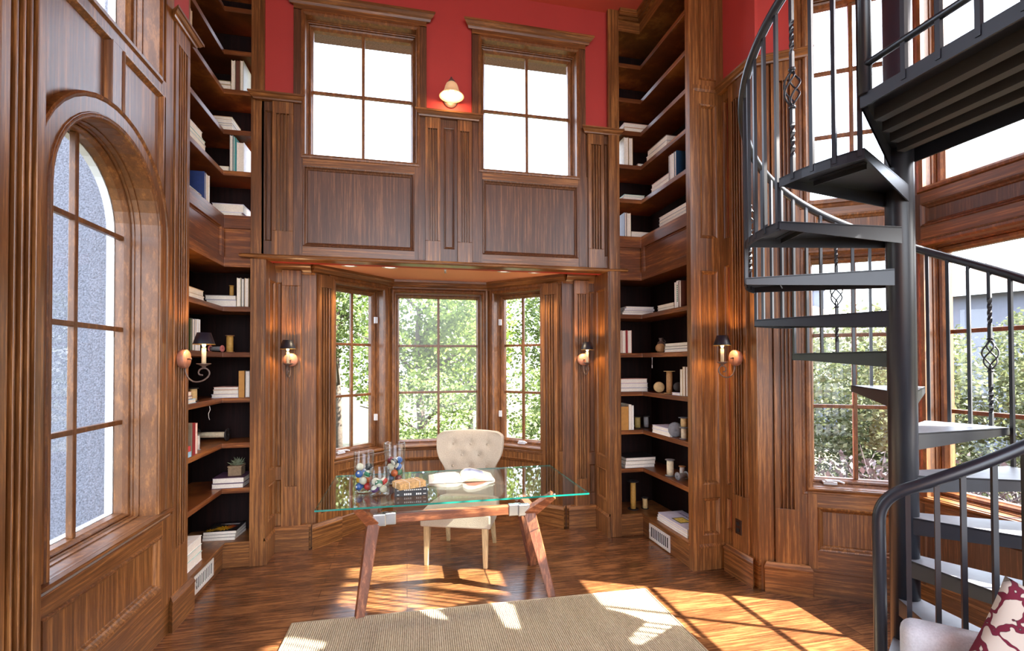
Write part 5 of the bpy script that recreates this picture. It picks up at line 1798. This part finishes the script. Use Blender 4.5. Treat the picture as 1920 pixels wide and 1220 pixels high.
# corner post, lower rail and balusters of the landing
bm = bmesh.new()
tube(bm, [(lx0 + 0.005, -0.36, LZ0), (lx0 + 0.005, -0.36, 3.70)], 0.0225, 16)
obj('landing_post', bm, 'black_iron', st)
bm = bmesh.new()
tube(bm, [(lx0 - 0.0, -0.36, 2.85), (lx0 - 0.0, -1.9, 2.85)], 0.0135, 12)
tube(bm, [(lx0 - 0.0, -0.36, 3.62), (lx0 - 0.0, -1.9, 3.62)], 0.0225, 14)
obj('landing_rail', bm, 'black_iron', st)
for k in range(8):
    y = -0.515 - 0.115 * k
    bm = bmesh.new()
    bar(bm, (lx0, y, LZ0 - 0.03), (lx0, y, 3.61), 0.016, 0.016, (0, 1, 0))
    obj('baluster', bm, 'black_iron', st)

HR = 0.687
RZ = lambda a: SZ0 + 0.79 + a / 30 * SDZ
# handrail: newel at the foot, then a helix up to the landing post
bm = bmesh.new()
A0 = -147.5
zt = RZ(A0)
pts = [P(A0, HR, 0.0), P(A0, HR, zt - 0.09)]
for k in range(1, 8):
    q = k / 8
    pts.append(P(A0 + 7 * q * q, HR, (1 - q) ** 2 * (zt - 0.09) + 2 * q * (1 - q) * zt + q * q * RZ(A0 + 7)))
a = A0 + 7
while a <= 210:
    pts.append(P(a, HR, RZ(a)))
    a += 4
tube(bm, pts, 0.0215, 14)
obj('handrail', bm, 'black_iron', st)


def square_bar(bm, x, y, zs, w, tw):
    """vertical square bar; tw(z) gives its turn"""
    rings = []
    for z in zs:
        a = tw(z)
        rings.append([bm.verts.new((x + w * 0.7071 * cos(a + pi / 4 + k * pi / 2), y + w * 0.7071 * sin(a + pi / 4 + k * pi / 2), z)) for k in range(4)])
    for A, B in zip(rings, rings[1:]):
        for k in range(4):
            bm.faces.new((A[k], A[(k + 1) % 4], B[(k + 1) % 4], B[k]))
    bm.faces.new(rings[0][::-1]); bm.faces.new(rings[-1])


ang = [-140.2, -133.3, -127.2, -119.9, -112.4, -105, -97.5, -90, -82.5, -75, -67.5, -60.5] + [-53.8 + 7.5 * k for k in range(36)]
for a in ang:
    basket = abs(((a - 6.2) + 30) % 60 - 30) < 0.5
    m_i = math.floor(a / 30 + 1e-6)
    zb = SZ0 + m_i * SDZ - 0.03
    ztop = RZ(a) - 0.012
    p = P(a, SR - 0.004, 0)
    bm = bmesh.new()
    if not basket:
        square_bar(bm, p.x, p.y, [zb, ztop], 0.015, lambda z: R(a))
        obj('baluster', bm, 'black_iron', st)
        continue
    zc = (zb + ztop) / 2 - 0.02
    tws = [(zc - 0.30, zc - 0.16), (zc + 0.16, zc + 0.30)]

    def tw(z, a=a, tws=tws):
        t_ = R(a)
        for l, h in tws:
            t_ += min(1, max(0, (z - l) / (h - l))) * 2 * pi
        return t_
    zs = [zb] + [zb + (zc - 0.07 - zb) * k / 24 for k in range(1, 25)]
    square_bar(bm, p.x, p.y, zs, 0.015, tw)
    zs = [zc + 0.07 + (ztop - zc - 0.07) * k / 24 for k in range(25)]
    square_bar(bm, p.x, p.y, zs, 0.015, tw)
    for zz in (zc - 0.085, zc + 0.085):
        lathe(bm, [(0.006, zz - 0.006), (0.014, zz - 0.005), (0.014, zz + 0.005), (0.006, zz + 0.006)], 10, p.x, p.y)
    bl = obj('baluster', bm, 'black_iron', st)
    bm = bmesh.new()
    for k in range(4):
        tube(bm, [(p.x + (0.004 + 0.03 * sin(pi * q / 12) ** 0.8) * cos(k * pi / 2 + q / 12 * pi * 1.1), p.y + (0.004 + 0.03 * sin(pi * q / 12) ** 0.8) * sin(k * pi / 2 + q / 12 * pi * 1.1), zc - 0.075 + 0.15 * q / 12) for q in range(13)], 0.0042, 6)
    obj('basket', bm, 'black_iron', bl)

# ================================================================== armchair at the lower right edge
ac = thing('armchair', 'off white linen armchair at the lower right edge of the room', 'armchair', (1.945, 1.135, 0), R(-45))
# local: back along x at y=+, the seat faces -y


def soft_box(x0, x1, y0, y1, z0, z1, r=0.04):
    bm = bmesh.new()
    bx(bm, x0, x1, y0, y1, z0, z1)
    return bm


for nm, dims, r in (('backrest', (-0.345, 0.375, 0.0, 0.12, 0.30, 0.775), 0.045), ('seat_cushion', (-0.23, 0.26, -0.56, 0.0, 0.30, 0.46), 0.05), ('arm', (-0.345, -0.23, -0.58, -0.01, 0.12, 0.58), 0.045), ('arm', (0.26, 0.375, -0.58, -0.01, 0.12, 0.58), 0.045), ('base_frame', (-0.335, 0.365, -0.57, 0.11, 0.12, 0.30), 0.02)):
    o = obj(nm, soft_box(*dims), 'armchair_linen', ac)
    md = o.modifiers.new('bevel', 'BEVEL'); md.width = r; md.segments = 5
    for pl in o.data.polygons:
        pl.use_smooth = True
for x in (-0.29, 0.32):
    for y in (-0.52, 0.07):
        bm = bmesh.new()
        bar(bm, (x, y, 0.125), (x * 1.02, y * 1.02, 0.0125), 0.05, 0.05, (0, 1, 0), 0.03, 0.03)
        obj('leg', bm, 'spool_dark', ac)

m, nt, b = new_mat('ikat_cloth')
v = coords(nt, (15, 15, 15))
wn_ = nz(nt, 0.9, 2, v)
ws = nt.nodes.new('ShaderNodeVectorMath'); ws.operation = 'SCALE'; ws.inputs['Scale'].default_value = 2.6
nt.links.new(wn_.outputs[1], ws.inputs[0])
wa = nt.nodes.new('ShaderNodeVectorMath'); wa.operation = 'ADD'
nt.links.new(v, wa.inputs[0]); nt.links.new(ws.outputs[0], wa.inputs[1])
vo = nt.nodes.new('ShaderNodeTexVoronoi'); vo.feature = 'DISTANCE_TO_EDGE'; vo.inputs['Scale'].default_value = 0.8
nt.links.new(wa.outputs[0], vo.inputs['Vector'])
vc = nt.nodes.new('ShaderNodeTexVoronoi'); vc.inputs['Scale'].default_value = 0.55
nt.links.new(wa.outputs[0], vc.inputs['Vector'])
c1 = ramp(nt, vo.outputs['Distance'], [(0.0, srgb(120, 28, 58)), (0.07, srgb(120, 28, 58)), (0.08, srgb(40, 24, 30)), (0.095, srgb(226, 220, 212)), (1.0, srgb(232, 226, 218))])
c2 = ramp(nt, vc.outputs['Distance'], [(0.0, srgb(190, 150, 70)), (0.16, srgb(190, 150, 70)), (0.18, srgb(232, 226, 218)), (1.0, srgb(232, 226, 218))])
mx = nt.nodes.new('ShaderNodeMix'); mx.data_type = 'RGBA'; mx.blend_type = 'MULTIPLY'; mx.inputs[0].default_value = 1.0
nt.links.new(c1, mx.inputs[6]); nt.links.new(c2, mx.inputs[7])
nt.links.new(mx.outputs[2], b.inputs['Base Color'])
b.inputs['Roughness'].default_value = 0.9

bm = bmesh.new()
n = 22
for k in (0, 1):
    g = {}
    for i in range(n + 1):
        for j in range(n + 1):
            u, v = i / n * 2 - 1, j / n * 2 - 1
            t_ = 0.062 * ((1 - u ** 2) * (1 - v ** 2)) ** 0.45
            s_ = 1 - 0.06 * (1 - abs(u * v)) * 0.6
            g[i, j] = bm.verts.new((u * 0.225 * (1 - 0.05 * (1 - v * v)), (t_ if k else -t_), v * 0.225 * (1 - 0.05 * (1 - u * u))))
    for i in range(n):
        for j in range(n):
            q = (g[i, j], g[i + 1, j], g[i + 1, j + 1], g[i, j + 1])
            f = bm.faces.new(q); f.smooth = True
bmesh.ops.remove_doubles(bm, verts=bm.verts, dist=0.0005)
pil = obj('throw_pillow', bm, 'ikat_cloth')
pil.location = (1.885, 1.05, 0.735)
pil.rotation_euler = (R(-10), R(24), R(-45))
tag(pil, 'white throw pillow with burgundy and gold pattern on the armchair', 'pillow')
# ================================================================== outside
bm = bmesh.new()
bx(bm, -40, 60, -14, 70, -1.45, -1.25)
struct('ground', bm, 'ground_soil', 'dry garden ground outside the windows', 'ground')
# outer wall of the house behind the left bookcase
bm = bmesh.new()
bx(bm, -3.02, -1.72, 4.85, 5.05, -1.25, 6.0)
struct('wall_outer_left', bm, 'stucco', 'rough white stucco wall outside the arched window')


def tree(name, label, cat, x, y, z0, h, rad, leaf, n, trunk=True, seed=1, size=0.11, squash=1.0, group=None, z_low=0.25, blobs=9):
    random.seed(seed)
    t = thing(name, label, cat, (x, y, z0), random.uniform(0, 6), group)
    if trunk:
        bm = bmesh.new()
        tube(bm, [(0, 0, 0), (0.08, 0.03, h * 0.25), (-0.05, 0.06, h * 0.5), (0.05, 0, h * 0.85)], [0.13, 0.1, 0.075, 0.03], 8)
        for k in range(9):
            a = random.uniform(0, 2 * pi); zz = h * random.uniform(0.2, 0.7); l = rad * random.uniform(0.5, 0.95)
            tube(bm, [(0, 0, zz), (l * 0.5 * cos(a), l * 0.5 * sin(a), zz + l * 0.35), (l * cos(a), l * sin(a), zz + l * 0.5)], [0.045, 0.03, 0.01], 6)
        obj('trunk', bm, 'bark', t)
    bm = bmesh.new()
    cs = []
    for k in range(blobs):
        a = random.uniform(0, 2 * pi); q = rad * random.uniform(0.1, 0.62)
        cs.append((Vector((q * cos(a), q * sin(a), h * random.uniform(z_low + 0.1, 0.82))), rad * random.uniform(0.35, 0.6)))
    for k in range(n):
        c, r = random.choice(cs)
        d = Vector((random.gauss(0, 1), random.gauss(0, 1), random.gauss(0, 1))).normalized()
        p = c + d * r * random.uniform(0.6, 1.0) ** 0.5
        p.z = c.z + (p.z - c.z) * squash
        if p.z < 0.05:
            p.z = random.uniform(0.05, 0.3)
        s = size * random.uniform(0.6, 1.3)
        u = Vector((random.gauss(0, 1), random.gauss(0, 1), random.gauss(0, 0.6))).normalized()
        w = u.cross(Vector((random.gauss(0, 1), random.gauss(0, 1), random.gauss(0, 1)))).normalized()
        vv = [bm.verts.new(p + u * a * s * 0.5 + w * b_ * s * 0.3) for a, b_ in ((-1, 0), (0, -1), (1, 0), (0, 1))]
        bm.faces.new(vv)
    me_o = obj('foliage', bm, leaf, t)
    return t


TG = 'trees beyond the bay windows'
tree('garden_tree', 'bright green tree filling the middle bay window', 'tree', 0.3, 11.5, -1.25, 6.2, 2.3, 'leaf_bright', 17000, seed=1, group=TG)
tree('garden_tree', 'bright tree seen through the left bay casement', 'tree', -4.2, 12.5, -1.25, 6.6, 2.4, 'leaf_bright', 14000, seed=2, group=TG)
tree('garden_tree', 'tall green tree seen through the right bay casement', 'tree', 4.0, 13.0, -1.25, 6.8, 2.2, 'leaf_mid', 12000, seed=3, group=TG)
tree('garden_tree', 'loose tree between the middle and left bay windows', 'tree', -1.9, 14.5, -1.25, 7.0, 2.5, 'leaf_mid', 12000, seed=4, group=TG)
tree('garden_tree', 'loose tree behind the right half of the middle bay window', 'tree', 2.0, 15.5, -1.25, 6.8, 2.4, 'leaf_bright', 12000, seed=5, group=TG)
tree('garden_tree', 'far tree at the left end beyond the bay', 'tree', -7.5, 13.5, -1.25, 6.5, 2.4, 'leaf_bright', 5000, seed=6, group=TG)
BG = 'bushes under the bay windows'
for k, (x, y, lab) in enumerate(((-3.0, 8.4, 'low bush under the left bay casement'), (0.2, 8.6, 'low bush under the middle bay window'), (2.6, 8.8, 'low bush under the right bay casement'), (-5.2, 9.6, 'low bush at the far left beyond the bay'))):
    tree('garden_bush', lab, 'bush', x, y, -1.25, 2.9, 1.5, 'leaf_mid', 8000, False, 20 + k, 0.08, group=BG, z_low=0.0)
random.seed(5)
for k, (x, y, s, lab) in enumerate(((-1.75, 6.75, 0.62, 'pale boulder under the left bay casement'), (-2.7, 7.3, 0.7, 'pale boulder farther left beyond the bay'))):
    bm = bmesh.new()
    bmesh.ops.create_icosphere(bm, subdivisions=3, radius=1)
    for v in bm.verts:
        v.co = Vector((v.co.x * s * 1.5, v.co.y * s, v.co.z * s * 1.5 + 0.0)) * (1 + 0.08 * sin(5 * v.co.x + 3 * v.co.z) + random.uniform(-0.03, 0.03))
    o = obj('boulder', bm, 'rock', smooth=True); o.location = (x, y, -0.75)
    tag(o, lab, 'rock', 'boulders outside the bay')

# hedges and shrubs beyond the right bay
HG = 'hedges beyond the right bay'
hd = [(8.2, 6.6), (10.2, 5.6), (11.8, 4.4), (9.6, 8.0), (7.2, 8.2), (13.2, 6.4)]
hl = ['nearest hedge clump beyond the spiral stair', 'hedge clump right of the nearest one beyond the stair', 'rightmost hedge clump below the pale house', 'hedge clump below the tiled roof', 'leftmost hedge clump beyond the spiral stair', 'farthest hedge clump beyond the right bay']
for k, ((x, y), lab) in enumerate(zip(hd, hl)):
    tree('hedge', lab, 'hedge', x, y, -1.25, 4.0, 1.9, 'leaf_hedge', 12000, False, 40 + k, 0.09, group=HG, z_low=0.0, blobs=14)
WG = 'bare shrubs beyond the right bay'
for k, (x, y, lab) in enumerate(((5.9, 5.2, 'bare twiggy shrub at the foot of the window behind the stair'), (7.4, 4.2, 'bare twiggy shrub below the right bay window'), (8.2, 2.8, 'bare twiggy shrub at the right end of the garden'))):
    random.seed(60 + k)
    t = thing('shrub', lab, 'shrub', (x, y, -1.25), 0, WG)
    bm = bmesh.new()
    for j in range(420):
        a = random.uniform(0, 2 * pi); q = random.uniform(0, 1.1)
        p0 = Vector((q * cos(a), q * sin(a), random.uniform(0, 1.2)))
        d = Vector((random.gauss(0, 0.6), random.gauss(0, 0.6), random.uniform(0.2, 1))).normalized()
        l = random.uniform(0.3, 0.8)
        tube(bm, [p0, p0 + d * l * 0.5 + Vector((random.gauss(0, 0.05), random.gauss(0, 0.05), 0)), p0 + d * l + Vector((random.gauss(0, 0.12), random.gauss(0, 0.12), 0))], [0.012, 0.008, 0.003], 4, cap=False)
    obj('twigs', bm, 'twig', t)
    bm = bmesh.new()
    for j in range(1400):
        a = random.uniform(0, 2 * pi); q = random.uniform(0, 1.1)
        p = Vector((q * cos(a), q * sin(a), random.uniform(0.05, 1.7)))
        u = Vector((random.gauss(0, 1), random.gauss(0, 1), random.gauss(0, 1))).normalized(); w = u.cross(Vector((0.3, 0.5, 0.8))).normalized()
        bm.faces.new([bm.verts.new(p + u * e0 * 0.05 + w * e1 * 0.03) for e0, e1 in ((-1, 0), (0, -1), (1, 0), (0, 1))])
    obj('dry_leaves', bm, 'twig', t)


def house(name, label, x, y, rz, w, d, z0, hw, hr, wins=(), chimney=None):
    """hip roofed house; local x along its front"""
    t = thing(name, label, 'house', (x, y, z0), rz, 'neighbouring houses')
    bm = bmesh.new(); bx(bm, -w / 2, w / 2, -d / 2, d / 2, 0, hw)
    obj('wall', bm, 'house_wall', t)
    bm = bmesh.new()
    o_ = 0.5
    e = [bm.verts.new(p) for p in ((-w / 2 - o_, -d / 2 - o_, hw), (w / 2 + o_, -d / 2 - o_, hw), (w / 2 + o_, d / 2 + o_, hw), (-w / 2 - o_, d / 2 + o_, hw))]
    r = [bm.verts.new((-w / 2 + d * 0.4, 0, hw + hr)), bm.verts.new((w / 2 - d * 0.4, 0, hw + hr))]
    bm.faces.new(e[::-1]); bm.faces.new((e[0], e[1], r[1], r[0])); bm.faces.new((e[2], e[3], r[0], r[1])); bm.faces.new((e[1], e[2], r[1])); bm.faces.new((e[3], e[0], r[0]))
    rf = obj('roof', bm, 'roof_tile', t)
    bm = bmesh.new()
    bx(bm, -w / 2 - o_, w / 2 + o_, -d / 2 - o_ - 0.03, -d / 2 - o_, hw - 0.16, hw + 0.04)
    obj('fascia', bm, 'white_trim', t)
    if chimney:
        bm = bmesh.new()
        cx, cy, ch_ = chimney
        bx(bm, cx - 0.4, cx + 0.4, cy - 0.4, cy + 0.4, hw + hr * 0.3, hw + hr + ch_)
        bx(bm, cx - 0.48, cx + 0.48, cy - 0.48, cy + 0.48, hw + hr + ch_ - 0.12, hw + hr + ch_)
        obj('chimney', bm, 'house_wall', rf)
    for (a, b_, c, e_) in wins:
        bm = bmesh.new()
        G = Frame(0, -d / 2, 0)
        G.slab(bm, a - 0.08, b_ + 0.08, c - 0.08, e_ + 0.08, [(a, b_, c, e_)], -0.02, 0.05)
        f = obj('window_frame', bm, 'white_trim', t)
        bm = bmesh.new(); G.box(bm, a, b_, 0.0, 0.02, c, e_)
        obj('pane', bm, 'house_glass', f)
    return t


house('neighbour_house', 'pale house with long tiled roof beyond the right bay', 24.0, 9.0, R(-66), 14, 7, -1.25, 5.3, 1.9, ((-3.5, -2.3, 3.7, 4.7), (0.2, 1.6, 3.7, 4.7), (2.2, 3.8, 3.7, 4.7)))
house('neighbour_house', 'house with tiled hip roof and chimney beyond the spiral stair', 18.5, 22.0, R(-40), 10, 7, -1.25, 3.6, 2.2, (), (2.2, 0.5, 0.9))
